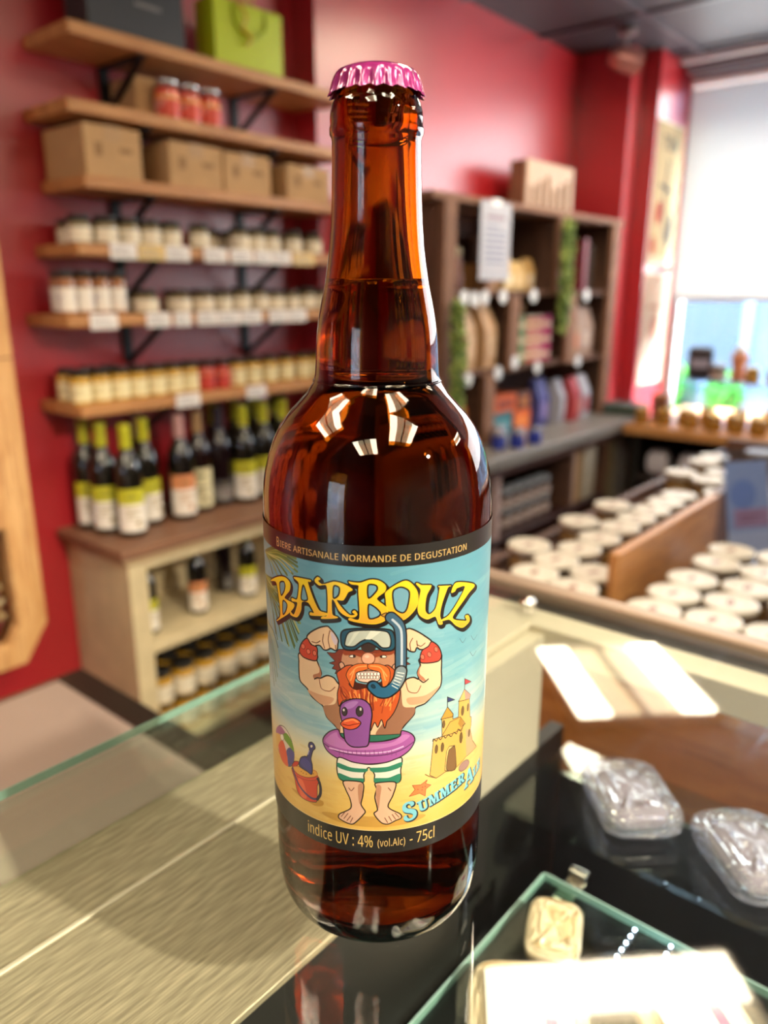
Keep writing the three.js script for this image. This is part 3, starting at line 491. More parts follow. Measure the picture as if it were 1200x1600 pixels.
  d([730,441,730,443,728,446,726,447,724,447,722,446,721,443,720,441,721,438,722,436,724,434,726,434,728,436,730,438],'#f7f1e2','#6a4a40',1.5,1,1);
  d([727,453,726,455,725,458,723,459,721,459,719,458,718,455,718,453,718,450,719,448,721,447,723,447,725,448,726,450],'#f3ead8','#6a4a40',1.5,1,1);
  d([601,321,605,299,624,287,691,278,757,283,774,295,781,324,780,346,768,358,739,357,719,344,693,330,669,342,646,358,616,359,605,347],'#1f4f62','#1b120e',5,1,1);
  d([669,346,693,332,717,345,706,361,680,362],'#3a2a24',0,0,1,1);
  d([615,336,631,296,691,285,750,290,765,314,762,344,737,346,717,327,693,316,669,326,646,345,621,347],'#b9bfae','#1b120e',4,1,1);
  d([700,287,735,289,700,318,682,318],'#d8dcc8',0,0,1,0);
  d([647,297,665,290,632,341,623,345],'#d0d4c0',0,0,1,0);
  d([735,234,752,225,770,238,777,250,761,245],'#b8862c','#1b120e',3,1,1);
  d([766,242,790,268,798,302,799,355,799,436],0,'#1b120e',42,0,1);
  d([766,242,790,268,798,302,799,355,799,436],0,'#3c6076',33,0,1);
  d([771,250,793,275,801,307,802,431],0,'#b9c4cc',8,0,1);
  d([799,436,794,462,777,491,753,508,728,506,708,486],0,'#1b120e',46,0,1);
  d([799,436,794,462,777,491],0,'#7d8e92',36,0,1);
  d([777,491,753,508,728,506,709,487],0,'#25607e',36,0,1);
  d([788,438,810,444],0,'#e8e8dc',3,0,1);
  d([784,447,806,455],0,'#e8e8dc',3,0,1);
  d([780,456,801,465],0,'#e8e8dc',3,0,1);
  d([777,465,797,476],0,'#e8e8dc',3,0,1);
  d([773,475,793,486],0,'#e8e8dc',3,0,1);
  d([770,484,789,497],0,'#e8e8dc',3,0,1);
  d([714,492,712,493,709,493,706,492,703,489,701,486,701,483,702,481,704,479,707,479,710,480,713,483,714,486,715,489],'#123848','#1b120e',2,1,1);
  d([590,673,589,700,693,697,795,678,793,668,693,668],'#2c6e56','#1b120e',2,1,1);
  d([527,716,549,679,585,659,597,683,623,694,698,694,762,688,797,676,804,656,837,672,850,700,828,738,772,768,693,780,608,779,547,755],'#a2549a','#1b120e',4,1,1);
  d([538,718,554,690,580,671,589,690,623,705,698,703,771,697,808,672,832,681,790,707,698,724,594,731],'#bb74b0',0,0,1,1);
  d([529,725,573,743,637,748,698,748,762,741,809,727,847,705],0,'#5f2a5e',4,0,1);
  d([553,738,623,741,698,737,762,731,809,717],0,'#e3b8dc',5,0,1);
  d([589,740,589,758],0,'#7a3a74',2,0,1);
  d([604,742,605,755],0,'#7a3a74',2,0,1);
  d([620,734,621,753],0,'#7a3a74',2,0,1);
  d([635,737,636,750],0,'#7a3a74',2,0,1);
  d([650,730,651,748],0,'#7a3a74',2,0,1);
  d([665,734,666,747],0,'#7a3a74',2,0,1);
  d([680,728,681,746],0,'#7a3a74',2,0,1);
  d([695,732,696,745],0,'#7a3a74',2,0,1);
  d([710,726,711,745],0,'#7a3a74',2,0,1);
  d([724,732,725,745],0,'#7a3a74',2,0,1);
  d([739,727,740,745],0,'#7a3a74',2,0,1);
  d([754,732,755,746],0,'#7a3a74',2,0,1);
  d([769,728,770,747],0,'#7a3a74',2,0,1);
  d([784,735,785,748],0,'#7a3a74',2,0,1);
  d([594,591,601,559,635,538,671,535,696,554,704,590,698,636,691,703,670,715,633,717,611,696,605,650],'#8c4f95','#1b120e',4,1,1);
  d([611,562,635,546,658,546,639,569,618,576],'#a873b0',0,0,1,1);
  d([620,586,619,594,616,600,612,603,608,604,605,601,602,596,601,589,602,582,605,576,609,572,613,571,616,574,619,579],'#3a3230','#1b120e',2,1,1);
  d([674,580,673,588,669,595,664,599,659,600,654,596,651,590,650,582,651,573,655,566,659,562,665,562,670,565,673,571],'#3a3230','#1b120e',2,1,1);
  d([611,582,611,584,610,586,608,587,607,587,606,586,605,585,604,583,605,580,606,578,607,577,609,577,610,578,611,579],'#cfcabc',0,0,1,1);
  d([669,572,669,575,668,577,666,578,665,578,663,577,662,575,662,572,662,570,663,568,665,566,667,566,668,567,669,569],'#cfcabc',0,0,1,1);
  d([596,635,612,616,639,607,657,613,666,625,652,644,629,653,607,649],'#dc5526','#1b120e',3,1,1);
  d([603,636,624,638,643,631,662,626],0,'#7a2410',3,0,1);
  d([610,625,638,614,655,621],0,'#f08c50',6,0,1);
  d([584,770,637,777,693,781,753,773,803,760,801,808,795,855,716,854,711,819,692,793,675,821,669,854,589,851],'#e6e0cc','#1b120e',4,1,1);
  d([584,789,632,799,686,799,679,812,631,815,585,807],'#2f8263',0,0,1,1);
  d([697,795,753,791,803,777,802,795,758,809,707,811],'#2f8263',0,0,1,1);
  d([586,829,631,839,673,838,669,854,631,858,589,851],'#2f8263',0,0,1,1);
  d([711,835,758,834,799,822,795,855,758,855,716,854],'#2f8263',0,0,1,1);
  d([604,857,669,854,671,902,664,941,678,967,673,981,639,1022,619,1026,584,1012,587,993,627,962,625,924,610,889],'#ddb08c','#1b120e',4,1,1);
  d([716,854,782,854,775,903,758,950,799,982,804,1000,782,1009,758,1020,734,1013,709,977,721,960,712,911,718,878],'#ddb08c','#1b120e',4,1,1);
  d([655,866,669,859,669,902,659,941,654,904],'#b98462',0,0,1,1);
  d([718,862,734,868,730,911,725,955,716,911],'#b98462',0,0,1,1);
  d([592,1003,605,983],0,'#7a4a34',3,0,1);
  d([602,1009,617,985],0,'#7a4a34',3,0,1);
  d([613,1015,627,993],0,'#7a4a34',3,0,1);
  d([625,1020,634,1000],0,'#7a4a34',3,0,1);
  d([796,996,782,977],0,'#7a4a34',3,0,1);
  d([784,1003,772,982],0,'#7a4a34',3,0,1);
  d([770,1009,760,989],0,'#7a4a34',3,0,1);
  d([756,1014,746,994],0,'#7a4a34',3,0,1);
  d([640,878,630,891,621,881],0,'#7a4a34',3,0,1);
  d([758,874,767,886],0,'#7a4a34',3,0,1);
  for (const [c, x, y, s, r, k] of [['S', 834, 978, 104, -10, 0.9], ['U', 884, 966, 58, -12, 0.95], ['M', 928, 954, 58, -12, 0.85], ['M', 976, 944, 58, -10, 0.85], ['E', 1018, 937, 56, -8, 1], ['R', 1058, 931, 56, -6, 1], ['A', 1112, 950, 96, -4, 0.95], ['L', 1162, 952, 54, -4, 1.1], ['E', 1200, 950, 54, -4, 1.1]]) {
    g.save(); g.translate(x, y); g.rotate((r * Math.PI) / 180); g.scale(k, 1); g.font = 'bold ' + s + 'px serif'; g.textAlign = 'center'; g.textBaseline = 'middle';
    g.lineWidth = 9; g.strokeStyle = '#20343c'; g.strokeText(c, 3, 3); g.fillStyle = '#78c0cc'; g.fillText(c, 0, 0); g.lineWidth = 2.5; g.strokeStyle = '#78c0cc'; g.strokeText(c, 0, 0); g.restore();
  }
  g.fillStyle = '#191511'; g.fillRect(0, 0, W, 70); g.fillRect(0, 1046, W, H); g.fillStyle = '#e9c98a'; g.fillRect(0, 1044, W, 3);
  const fit = (text, x0, x1, y, size, font, color) => { g.save(); g.font = font.replace('#', size); g.fillStyle = color; g.textBaseline = 'middle'; g.translate(x0, y); g.scale((x1 - x0) / g.measureText(text).width, 1); g.fillText(text, 0, 0); g.restore(); };
  fit('B', 326, 347, 40, 46, '#px sans-serif', '#d8b268'); fit('IERE ARTISANALE NORMANDE DE DEGUSTATION', 350, 1051, 42, 31, '#px sans-serif', '#d8b268');
  fit('indice UV : 4%', 448, 706, 1092, 66, '#px sans-serif', '#e0b860'); fit('(vol.Alc)', 720, 820, 1096, 44, '#px sans-serif', '#d8b268'); fit('- 75cl', 834, 936, 1092, 62, '#px sans-serif', '#e0b860');
});
art.anisotropy = 8;
{
  const half = 72 / 41.2, lab = part('paper_label', new THREE.CylinderGeometry(0.04125, 0.04125, 0.114, 96, 1, true, -half, 2 * half).translate(0, 0.1025, 0), mat('#d6d6d6', 0.38, { map: art, clearcoat: 0.35, clearcoatRoughness: 0.2 }), bottle);
  lab.userData.label = 'blue beach picture label with yellow lettering';
}
// ---------------------------------------------------------------- the glass display counter
const counter = thing('display_counter', 'glass-topped refrigerated display counter with brushed steel ledge under the bottle', 'counter', [0, 0, 0]);
{
  const c = counter;
  part('glass_top', lim(-0.9, 0.528, TOP - 0.006, TOP, -0.354, 0.42), PANE, c);
  part('glass_edge', lim(-0.9, 0.528, TOP - 0.0055, TOP - 0.0005, -0.3547, -0.3541), mat('#6f8f82', 0.12), c);
  const ledge = part('steel_ledge', lim(-0.9, 0.312, 1.196, 1.2, -0.2988, -0.204, 0.0008), STEEL, c); ledge.userData.label = 'brushed stainless steel strip';
  part('steel_ledge', lim(-0.9, 0.312, 1.194, 1.1985, -0.354, -0.302, 0.0008), STEEL, c);
  part('steel_fold', lim(-0.9, 0.312, 1.195, 1.2006, -0.3018, -0.299, 0.0006), SATIN, c);
  part('ledge_front', lim(-0.9, 0.312, 0.88, 1.1958, -0.207, -0.205), BLACK, c);
  part('back_glass', lim(-0.9, 0.312, 1.2, TOP - 0.0062, -0.354, -0.35), GREENGLASS, c);
  part('back_panel', lim(0.314, 0.484, 1.14, TOP - 0.0127, -0.262, -0.25), SATIN, c);
  part('back_panel', lim(-0.9, 0.528, 0.3, 1.14, -0.262, -0.25), mat('#2a2826', 0.4), c);
  part('end_frame', lim(0.484, 0.512, TOP - 0.03, TOP - 0.0065, -0.354, 0.42, 0.002), SATIN, c);
  part('gasket', lim(0.512, 0.528, TOP - 0.034, TOP - 0.0065, -0.354, 0.42, 0.003), BLACK, c);
  part('end_rail', lim(0.5285, 0.545, TOP - 0.02, TOP + 0.004, -0.356, 0.42, 0.003), mat('#8f7a68', 0.4, { metalness: 0.5 }), c);
  part('top_frame', lim(0.314, 0.484, TOP - 0.016, TOP - 0.0066, -0.353, -0.263, 0.001), SATIN, c);
  const s = part('screw', lathe([[0, 0.006], [0.004, 0.0055], [0.0065, 0.003], [0.0072, 0], [0, 0]], 20), CHROME, c); s.position.set(0.501, TOP, -0.275);
  part('end_glass', lim(0.52, 0.526, 1.1, TOP - 0.034, -0.248, 0.41), PANE, c);
  part('end_panel', lim(0.52, 0.526, 0.3, 1.0995, -0.248, 0.41), mat('#332f30', 0.35), c);
  part('front_panel', lim(-0.9, 0.528, 0.3, TOP - 0.0066, 0.41, 0.42), BLACK, c);
  part('side_panel', lim(-0.9, -0.89, 0.3, TOP - 0.0066, -0.25, 0.41), BLACK, c);
  part('deck', lim(-0.89, 0.519, 0.86, 0.88, -0.249, 0.409), mat('#2c2b2d', 0.45, { bumpMap: SMUDGE, bumpScale: 0.001 }), c);
  part('base', lim(-0.9, 0.528, 0, 0.3, -0.262, 0.42), mat('#3a3836', 0.5), c);
  // inner glass shelf with its clip, and the led strips on the deck side
  part('glass_shelf', lim(-0.2, 0.409, 1.094, 1.1, -0.2, 0.3), GREENGLASS, c);
  part('shelf_edge', [lim(-0.2, 0.409, 1.0942, 1.0998, -0.2012, -0.2001), lim(0.4091, 0.4102, 1.0942, 1.0998, -0.2, 0.3)], mat('#a9c6c0', 0.12), c);
  part('shelf_bracket', [lim(0.4, 0.43, 1.07, 1.0938, -0.19, -0.176, 0.002), lim(0.424, 0.431, 0.88, 1.1, -0.19, -0.176, 0.002)], CHROME, c);
  part('shelf_bracket', [lim(-0.19, -0.16, 1.07, 1.0938, 0.2, 0.214, 0.002), lim(-0.19, -0.183, 0.88, 1.1, 0.2, 0.214, 0.002)], CHROME, c);
  part('upper_shelf', lim(0.416, 0.518, 1.128, 1.133, -0.24, 0.3), GREENGLASS, c);
  for (const [x0, x1, z] of [[0.352, 0.402, -0.132], [0.378, 0.404, -0.11]]) {
    const st = part('led_strip', lim(x0, x1, 1.1, 1.1012, z - 0.0015, z + 0.0015), mat('#2c2e32', 0.4), c), n = Math.round((x1 - x0) / 0.0062);
    for (let k = 0; k < n; k++) part('led_diode', new THREE.SphereGeometry(0.0009, 8, 6).translate(x0 + 0.002 + (k * (x1 - x0 - 0.004)) / (n - 1), 1.1018, z), mat('#ffffff', 0.4, { emissive: '#c4e6ff', emissiveIntensity: 14 }), st);
    const pl = new THREE.PointLight(new THREE.Color('#c4e6ff'), 0.0012); pl.position.set((x0 + x1) / 2, 1.106, z); pl.castShadow = true; c.add(pl);
  }
}
// packets in the counter
function pillow(w, d, h, wob = 0.15, n = 24) {
  const g = new THREE.SphereGeometry(1, n * 2, n), p = g.attributes.position, q = (v, e) => Math.sign(v) * Math.abs(v) ** e;
  for (let i = 0; i < p.count; i++) { const x = q(p.getX(i), 0.45), z = q(p.getZ(i), 0.45), y = q(p.getY(i), 0.75), k = 1 + wob * (fbm((x + 1) / 2, (z + 1) / 2, 5, 5, 4) - 0.5) * 2; p.setXYZ(i, (x * w) / 2, (y * k * h) / 2 + h * 0.5, (z * d) / 2); }
  g.computeVertexNormals(); return g;
}
const CRUMPLE = tex(256, 256, (u, v) => { const k = 255 * Math.abs(fbm(u, v, 7, 7, 4) - 0.5) * 2.4; return [k, k, k]; }, 1, 1, false);
const CHEESE = tex(128, 128, (u, v) => { const k = fbm(u, v, 6, 6, 4); return mixc([238, 226, 200], [206, 176, 128], k > 0.56 ? 0.7 : k * 0.4); });
const wrapM = mat('#f2ecdf', 0.22, { map: CHEESE, bumpMap: CRUMPLE, bumpScale: 0.004, clearcoat: 1, clearcoatRoughness: 0.08 });
const stickerTex = canvas(256, 180, (g, w, h) => {
  g.fillStyle = '#e9e2d6'; g.fillRect(0, 0, w, h); g.strokeStyle = '#8d8478'; g.lineWidth = 2; for (let y = 24; y < 120; y += 12) { g.setLineDash([3, 4]); g.beginPath(); g.moveTo(90, y); g.lineTo(220, y); g.stroke(); }
  g.setLineDash([]); g.fillStyle = '#8a3f9a'; g.fillRect(16, 30, 46, 10); g.fillRect(16, 46, 36, 10); g.fillStyle = '#c0377e'; g.fillRect(96, 120, 90, 26); g.fillStyle = '#fbfaf6'; g.beginPath(); g.arc(205, 56, 34, 0, 7); g.fill(); g.strokeStyle = '#6fa0c0'; g.lineWidth = 3; g.beginPath(); g.arc(205, 56, 24, 0.4, 2.6); g.stroke();
});
function packet(label, pos, turn, w, d, h, sticker) {
  const t = thing('cheese_packet', label, 'packet', pos, turn, 'wrapped packets in the counter'); part('wrapping', pillow(w, d, h), wrapM, t);
  if (sticker) { const s = part('sticker', new THREE.BoxGeometry(w * 0.72, 0.0006, d * 0.7).translate(0, h * 1.12, 0), mat('#ffffff', 0.35, { map: stickerTex }), t); s.userData.label = 'printed sticker with purple and pink marks'; }
  return t;
}
packet('wrapped pale packet with a purple and pink sticker on the glass shelf', [0.288, 1.1, -0.142], 0.62, 0.1, 0.066, 0.013, true);
packet('crumpled cream cheese packet with a plain grey sticker, nearest the frame corner', [0.348, 1.1, -0.074], 0.85, 0.085, 0.06, 0.016, true);
packet('plain crumpled cheese packet lying behind the stickered packets', [0.362, 1.1, -0.168], 0.4, 0.05, 0.034, 0.012, false);
packet('cheese packet half hidden under the bottle side of the shelf', [0.2, 1.1, -0.06], 0.3, 0.09, 0.06, 0.014, true);
const film = mat('#eeeefa', 0.06, { transmission: 0.82, thickness: 0, bumpMap: CRUMPLE, bumpScale: 0.008, clearcoat: 1, clearcoatRoughness: 0.04 });
for (const [x, z, t, label] of [[0.468, -0.168, 0.75, 'crinkled clear film packet nearest the inner steel panel'], [0.462, -0.085, 0.8, 'crinkled clear film packet in the middle of the end shelf'], [0.472, -0.005, 0.7, 'crinkled clear film packet at the near end of the end shelf']]) {
  const p = thing('film_packet', label, 'packet', [x, 1.133, z], t, 'film packets on the end shelf'); part('film', pillow(0.078, 0.056, 0.022, 0.35), film, p); part('contents', pillow(0.058, 0.038, 0.015, 0.25, 12).translate(0, 0.002, 0), mat('#8f7f80', 0.5), p);
}
// ---------------------------------------------------------------- left side: till table, crate, wall shelves
{
  const t = thing('till_table', 'low table with pinkish beige top and dark brown edging behind the glass lip', 'table', [0, 0, 0]);
  part('table_top', lim(-0.9, 0.588, 0.77, 0.8, -1.278, -0.38, 0.003), mat('#a08d82', 0.45, { map: PAINT }), t);
  part('edging', [lim(0.588, 0.64, 0.768, 0.8015, -1.29, -0.38, 0.004)], mat('#1e1513', 0.35), t);
  part('edging', lim(-0.9, 0.588, 0.768, 0.8005, -1.29, -1.2785, 0.002), wood('dark', 0.4), t);
  part('panel', [lim(-0.88, 0.6, 0.02, 0.768, -1.26, -1.23), lim(0.57, 0.6, 0.02, 0.768, -1.23, -0.4)], wood('dark', 0.5), t);
  for (const [x, z] of [[-0.85, -1.2], [-0.85, -0.45], [0.55, -1.2], [0.55, -0.45]]) part('leg', lim(x - 0.025, x + 0.025, 0, 0.768, z - 0.025, z + 0.025, 0.003), wood('dark', 0.5), t);
}
{
  const t = thing('wall_crate', 'pale wooden wall box with cut corner, holding corks, at the left edge', 'crate', [0, 0, -2.0]);
  const sh = new THREE.Shape(); sh.moveTo(0.3, 0.575); sh.lineTo(0.775, 0.575); sh.lineTo(0.838, 0.668); sh.lineTo(0.838, 2.0); sh.lineTo(0.3, 2.0); sh.closePath();
  const ho = new THREE.Path(); ho.moveTo(0.36, 0.63); ho.lineTo(0.36, 0.935); ho.lineTo(0.772, 0.935); ho.lineTo(0.772, 0.68); ho.lineTo(0.745, 0.63); ho.closePath(); sh.holes.push(ho);
  const g = new THREE.ExtrudeGeometry(sh, { depth: 0.03, bevelEnabled: true, bevelSize: 0.003, bevelThickness: 0.003, bevelSegments: 2 }); for (let i = 0; i < g.attributes.uv.count; i++) g.attributes.uv.setXY(i, g.attributes.uv.getY(i), g.attributes.uv.getX(i));
  part('front_frame', g.translate(0, 0, 0.12), wood('pale', 0.55), t);
  part('side', [lim(0.82, 0.838, 0.67, 2.0, 0, 0.118), lim(0.3, 0.318, 0.575, 2.0, 0, 0.118), lim(0.32, 0.775, 0.575, 0.593, 0, 0.118), lim(0.32, 0.82, 1.98, 2.0, 0, 0.118)], wood('pale', 0.55), t);
  part('side', bx(0.018, 0.112, 0.118, 0, -0.056, 0.059).rotateZ(-0.595).translate(0.805, 0.622, 0), wood('pale', 0.55), t);
  part('back', lim(0.32, 0.82, 0.7, 1.98, 0, 0.008), wood('pale', 0.6), t);
  part('plank_seam', [lim(0.775, 0.8385, 1.335, 1.339, 0.121, 0.1545)], mat('#8a6238', 0.7), t);
  part('window', lim(0.355, 0.777, 0.625, 0.94, 0.112, 0.116), PANE, t);
  const cork = new THREE.CylinderGeometry(0.011, 0.011, 0.042, 12), cm = ['#cda878', '#b98f62', '#d9bd94', '#a04a4a'].map((c) => mat(c, 0.8, { map: PAPER }));
  let n = 0;
  for (let r = 0; r < 9; r++) for (let k = 0; k < 9; k++) {
    const x = 0.75 - k * 0.043 - (r % 2) * 0.012, y = 0.606 + r * 0.0195; if (x < 0.36 || (x > 0.735 && y < 0.66)) continue;
    const o = shade(new THREE.Mesh(cork, cm[(r * 5 + k * 7) % 4])); o.name = numbered('cork'); o.position.set(x, y, -2.0 + 0.07 + rnd(-0.004, 0.004)); o.rotation.set(rnd(-0.08, 0.08), rnd(-0.15, 0.15), Math.PI / 2); scene.add(o);
    tag(o, 'wine cork lying in the pale wooden wall box', 'cork', 'corks in the wall box'); n++;
  }
}
const SH = [['topmost', 2.07, 1.03], ['second', 1.91, 1.01], ['third', 1.75, 1.035], ['fourth', 1.597, 1.0], ['fifth', 1.43, 0.955], ['lowest', 1.212, 0.965]];
const tagW = mat('#ece4dc', 0.5), tagY = mat('#e2c078', 0.5);
const TAGS = { 3: [1.083, 1.157, 1.161, 1.24, 1.242, 1.318, 1.364, 1.442, 1.456, 1.535, 1.544, 1.61, 1.615, 1.685, 1.695, 1.783], 4: [1.012, 1.086, 1.169, 1.241, 1.255, 1.308, 1.329, 1.399, 1.403, 1.479, 1.484, 1.559, 1.589, 1.667, 1.672, 1.743], 5: [1.241, 1.32, 1.489, 1.564] };
SH.forEach(([which, y, x0], i) => {
  const s = thing('wall_shelf', which + ' wooden wall shelf of the six on the red wall', 'shelf', [0, y, 0], 0, 'wall shelves');
  part('board', lim(x0, 1.95, -0.028, 0, -1.998, -1.79, 0.003), wood('shelf', 0.5), s);
  for (const bxp of [1.235, 1.665]) part('bracket', [lim(bxp - 0.014, bxp + 0.014, -0.034, -0.0285, -1.995, -1.815), lim(bxp - 0.014, bxp + 0.014, -0.135, -0.034, -1.999, -1.99), bx(0.012, 0.205, 0.012, 0, -0.1025, 0).rotateX(1.02).translate(bxp, -0.085, -1.905)], BLACKMETAL, s);
  (TAGS[i] ?? []).forEach((_, k, a) => { if (k % 2) return; const t = part('price_tag', lim(a[k], a[k + 1], -0.034, 0.003, -1.7895, -1.7875), i === 3 && (k === 2 || k >= 14) ? tagY : tagW, s); part('print', [0, 1, 2].map((q) => lim(a[k] + 0.006, a[k + 1] - 0.01 - q * 0.008, -0.028 + q * 0.009, -0.025 + q * 0.009, -1.7875, -1.7872)), mat('#9a8f8a', 0.6), t); });
});
// jars: body, lid, paper label
const lines = (bg, ink, band) => canvas(128, 64, (g, w, h) => { g.fillStyle = bg; g.fillRect(0, 0, w, h); if (band) { g.fillStyle = band; g.fillRect(0, 0, w, 14); } g.fillStyle = ink; for (let k = 0; k < 4; k++) { g.fillRect(14, 20 + k * 10, 36 - k * 5, 3); g.fillRect(78, 20 + k * 10, 36 - k * 5, 3); } });
const JAR = {
  small: { r: 0.029, h: 0.068, c: '#8a7a5a', lid: '#1a1818', lab: lines('#e8dcc0', '#8a7c66') },
  squat: { r: 0.034, h: 0.062, c: '#7d6a48', lid: '#1c1a1a', lab: lines('#e6d8bc', '#8a7c66') },
  tall: { r: 0.021, h: 0.105, c: '#9a6230', lid: '#1a1a1c', lab: lines('#ece2d2', '#8d84a0') },
  plain: { r: 0.028, h: 0.062, c: '#8a7a5a', lid: '#1a1818', lab: lines('#e8dcc0', '#8a7c66') },
  honey: { r: 0.026, h: 0.086, c: '#c89a3c', lid: '#1d1a18', lab: lines('#eadba8', '#a08a50') },
  redcan: { r: 0.026, h: 0.084, c: '#b9402c', lid: '#1d1a18', lab: lines('#c23a2c', '#3c4a60', '#d86a4a') },
  lowjar: { r: 0.034, h: 0.1, c: '#b98a24', lid: '#1a1816', lab: lines('#e2d6bc', '#7a6a50') },
  island: { r: 0.0405, h: 0.07, c: '#7d6038', lid: '#cdc4b4', lab: null, cap: true },
  gold: { r: 0.031, h: 0.07, c: '#c49440', lid: '#c9a24a', lab: null, metal: true, amber: true },
  blue: { r: 0.027, h: 0.062, c: '#2c3a96', lid: '#b8bcc8', lab: null, metal: true },
  darkjam: { r: 0.035, h: 0.075, c: '#2a1512', lid: '#c4c6c8', lab: lines('#b8a49a', '#5a4038') },
  tin: { r: 0.031, h: 0.09, c: '#d0452c', lid: '#c8ccce', lab: lines('#d4472e', '#e9d8c8', '#e89a50'), metal: true },
};
const lidTop = canvas(128, 128, (g) => { g.fillStyle = '#ffffff'; g.fillRect(0, 0, 128, 128); g.fillStyle = '#b98a80'; g.beginPath(); g.ellipse(64, 62, 30, 13, 0, 0, 7); g.fill(); g.fillStyle = '#8c7468'; g.fillRect(46, 54, 36, 4); g.fillRect(52, 64, 26, 4); g.strokeStyle = '#d8cfc0'; g.lineWidth = 3; g.beginPath(); g.arc(64, 64, 50, 0, 7); g.stroke(); });
const jarOf = {};
function jar(kind, pos, label, group, turn = 0, name = 'jar', category = 'jar', scale = 1) {
  const k = JAR[kind], key = kind + name;
  if (!jarOf[key]) {
    const t = new THREE.Group(); t.name = name; const { r, h } = k, lh = k.cap ? 0.016 : Math.min(0.016, h * 0.2);
    part('body', lathe([[0, 0], [r * 0.9, 0], [r, r * 0.12], [r, h - lh - r * 0.35], [r * 0.86, h - lh - 0.001], [0, h - lh - 0.001]], 24), k.amber ? mat(k.c, 0.12, { transmission: 0.55, thickness: 0 }) : glossy(k.c), t);
    const rl = k.cap ? r * 1.06 : r * 0.93;
    const lid = part('lid', lathe([[0, h - lh], [rl, h - lh], [rl * 1.01, h - 0.003], [rl * 0.97, h], [rl * 0.82, h], [rl * 0.78, h - 0.0015], [0, h - 0.0015]], 24), mat(k.lid, k.metal ? 0.22 : k.cap ? 0.5 : 0.35, k.metal ? { metalness: 0.85 } : { clearcoat: k.cap ? 0.25 : 0.8, clearcoatRoughness: 0.15 }), t);
    if (k.cap) part('print', new THREE.CircleGeometry(rl * 0.76, 24).rotateX(-Math.PI / 2).translate(0, h - 0.0012, 0), mat('#d4cbbc', 0.6, { map: lidTop, clearcoat: 0.2, clearcoatRoughness: 0.2 }), lid);
    if (k.lab) part('paper_label', new THREE.CylinderGeometry(r * 1.012, r * 1.012, (h - lh) * 0.62, 24, 1, true).translate(0, (h - lh) * 0.42, 0), mat('#ffffff', 0.5, { map: k.lab }), t);
    jarOf[key] = t;
  }
  const t = jarOf[key].clone(); t.name = numbered(name); t.position.set(...pos); t.rotation.y = turn; t.scale.setScalar(scale); scene.add(t);
  return tag(t, label, category, group);
}
[1.048, 1.11, 1.172, 1.236, 1.3, 1.393, 1.535, 1.595, 1.656, 1.745, 1.834].forEach((x, i) => jar('small', [x, 1.597, i === 0 ? -1.86 : -1.845], `${ORD[i]} cream-labelled jar from the left in front on the fourth wall shelf`, 'jars on the fourth wall shelf', rnd(-0.6, 0.6)));
[1.06, 1.12, 1.5, 1.57, 1.7, 1.79, 1.88].forEach((x, i) => jar('plain', [x, 1.597, -1.935], `${ORD[i]} jar from the left in the back row, fourth wall shelf`, 'back row jars on the fourth wall shelf', rnd(-0.6, 0.6)));
[0.985, 1.031, 1.077, 1.123].forEach((x, i) => jar('tall', [x, 1.43, -1.838], `${ORD[i]} tall narrow jar from the left in front on the fifth wall shelf`, 'tall jars on the fifth wall shelf', rnd(-0.6, 0.6)));
[1.0, 1.048, 1.095].forEach((x, i) => jar('tall', [x, 1.43, -1.9], `${ORD[i]} tall narrow jar from the left behind others on the fifth wall shelf`, 'tall jars behind on the fifth wall shelf', rnd(-0.6, 0.6)));
[['squat', 1.206], ['squat', 1.311], ['squat', 1.39], ['plain', 1.46], ['small', 1.529], ['small', 1.6], ['plain', 1.665], ['plain', 1.73], ['small', 1.8], ['small', 1.87]].forEach(([k, x], i) => jar(k, [x, 1.43, -1.845], `${ORD[i]} low jar from the left after the tall ones, fifth wall shelf`, 'low jars on the fifth wall shelf', rnd(-0.6, 0.6)));
[1.18, 1.25, 1.35].forEach((x, i) => jar('plain', [x, 1.43, -1.925], `${ORD[i]} low jar from the left in the back row, fifth wall shelf`, 'back row jars on the fifth wall shelf', rnd(-0.6, 0.6)));
[0.995, 1.05, 1.105, 1.16, 1.216, 1.272, 1.326, 1.382, 1.438, 1.495, 1.558, 1.625, 1.695, 1.768, 1.835, 1.9].forEach((x, i) => jar(i === 7 || i === 8 ? 'redcan' : 'honey', [x, 1.212, -1.84], i === 7 || i === 8 ? `${i === 7 ? 'left' : 'right'} red-labelled jar among the honey jars on the lowest shelf` : `${ORD[i]} jar from the left in the golden row on the lowest shelf`, 'jars on the lowest wall shelf', rnd(-0.5, 0.5)));
[1.0, 1.06, 1.12].forEach((x, i) => jar('honey', [x, 1.212, -1.91], `${ORD[i]} golden jar from the left in the back row, lowest wall shelf`, 'back row honey jars', rnd(-0.5, 0.5)));
// cartons, tins and bags on the upper shelves
function carton(label, x0, x1, y, h, z0, z1, turn = 0) {
  const t = thing('carton', label, 'carton', [(x0 + x1) / 2, y, (z0 + z1) / 2], turn, 'cardboard cartons on the wall shelves'), w = x1 - x0, d = z1 - z0;
  part('box', bx(w, h, d, 0, 0, 0, 0.003), KRAFT, t); part('tape', [bx(0.045, 0.0008, d, 0, h, 0), bx(0.045, h * 0.3, 0.0008, 0, h * 0.7, d / 2 + 0.0004)], mat('#b08a5c', 0.35), t);
  part('print', [bx(w * 0.22, 0.012, 0.0006, w * 0.22, h * 0.5, d / 2 + 0.0003), bx(w * 0.12, 0.03, 0.0006, -w * 0.26, h * 0.4, d / 2 + 0.0003)], mat('#8f6a42', 0.8), t); return t;
}
carton('cardboard carton at the left end of the third wall shelf', 1.045, 1.2, 1.75, 0.115, -1.985, -1.8, 0.02);
carton('cardboard carton second from the left on the third wall shelf', 1.285, 1.455, 1.75, 0.108, -1.985, -1.805);
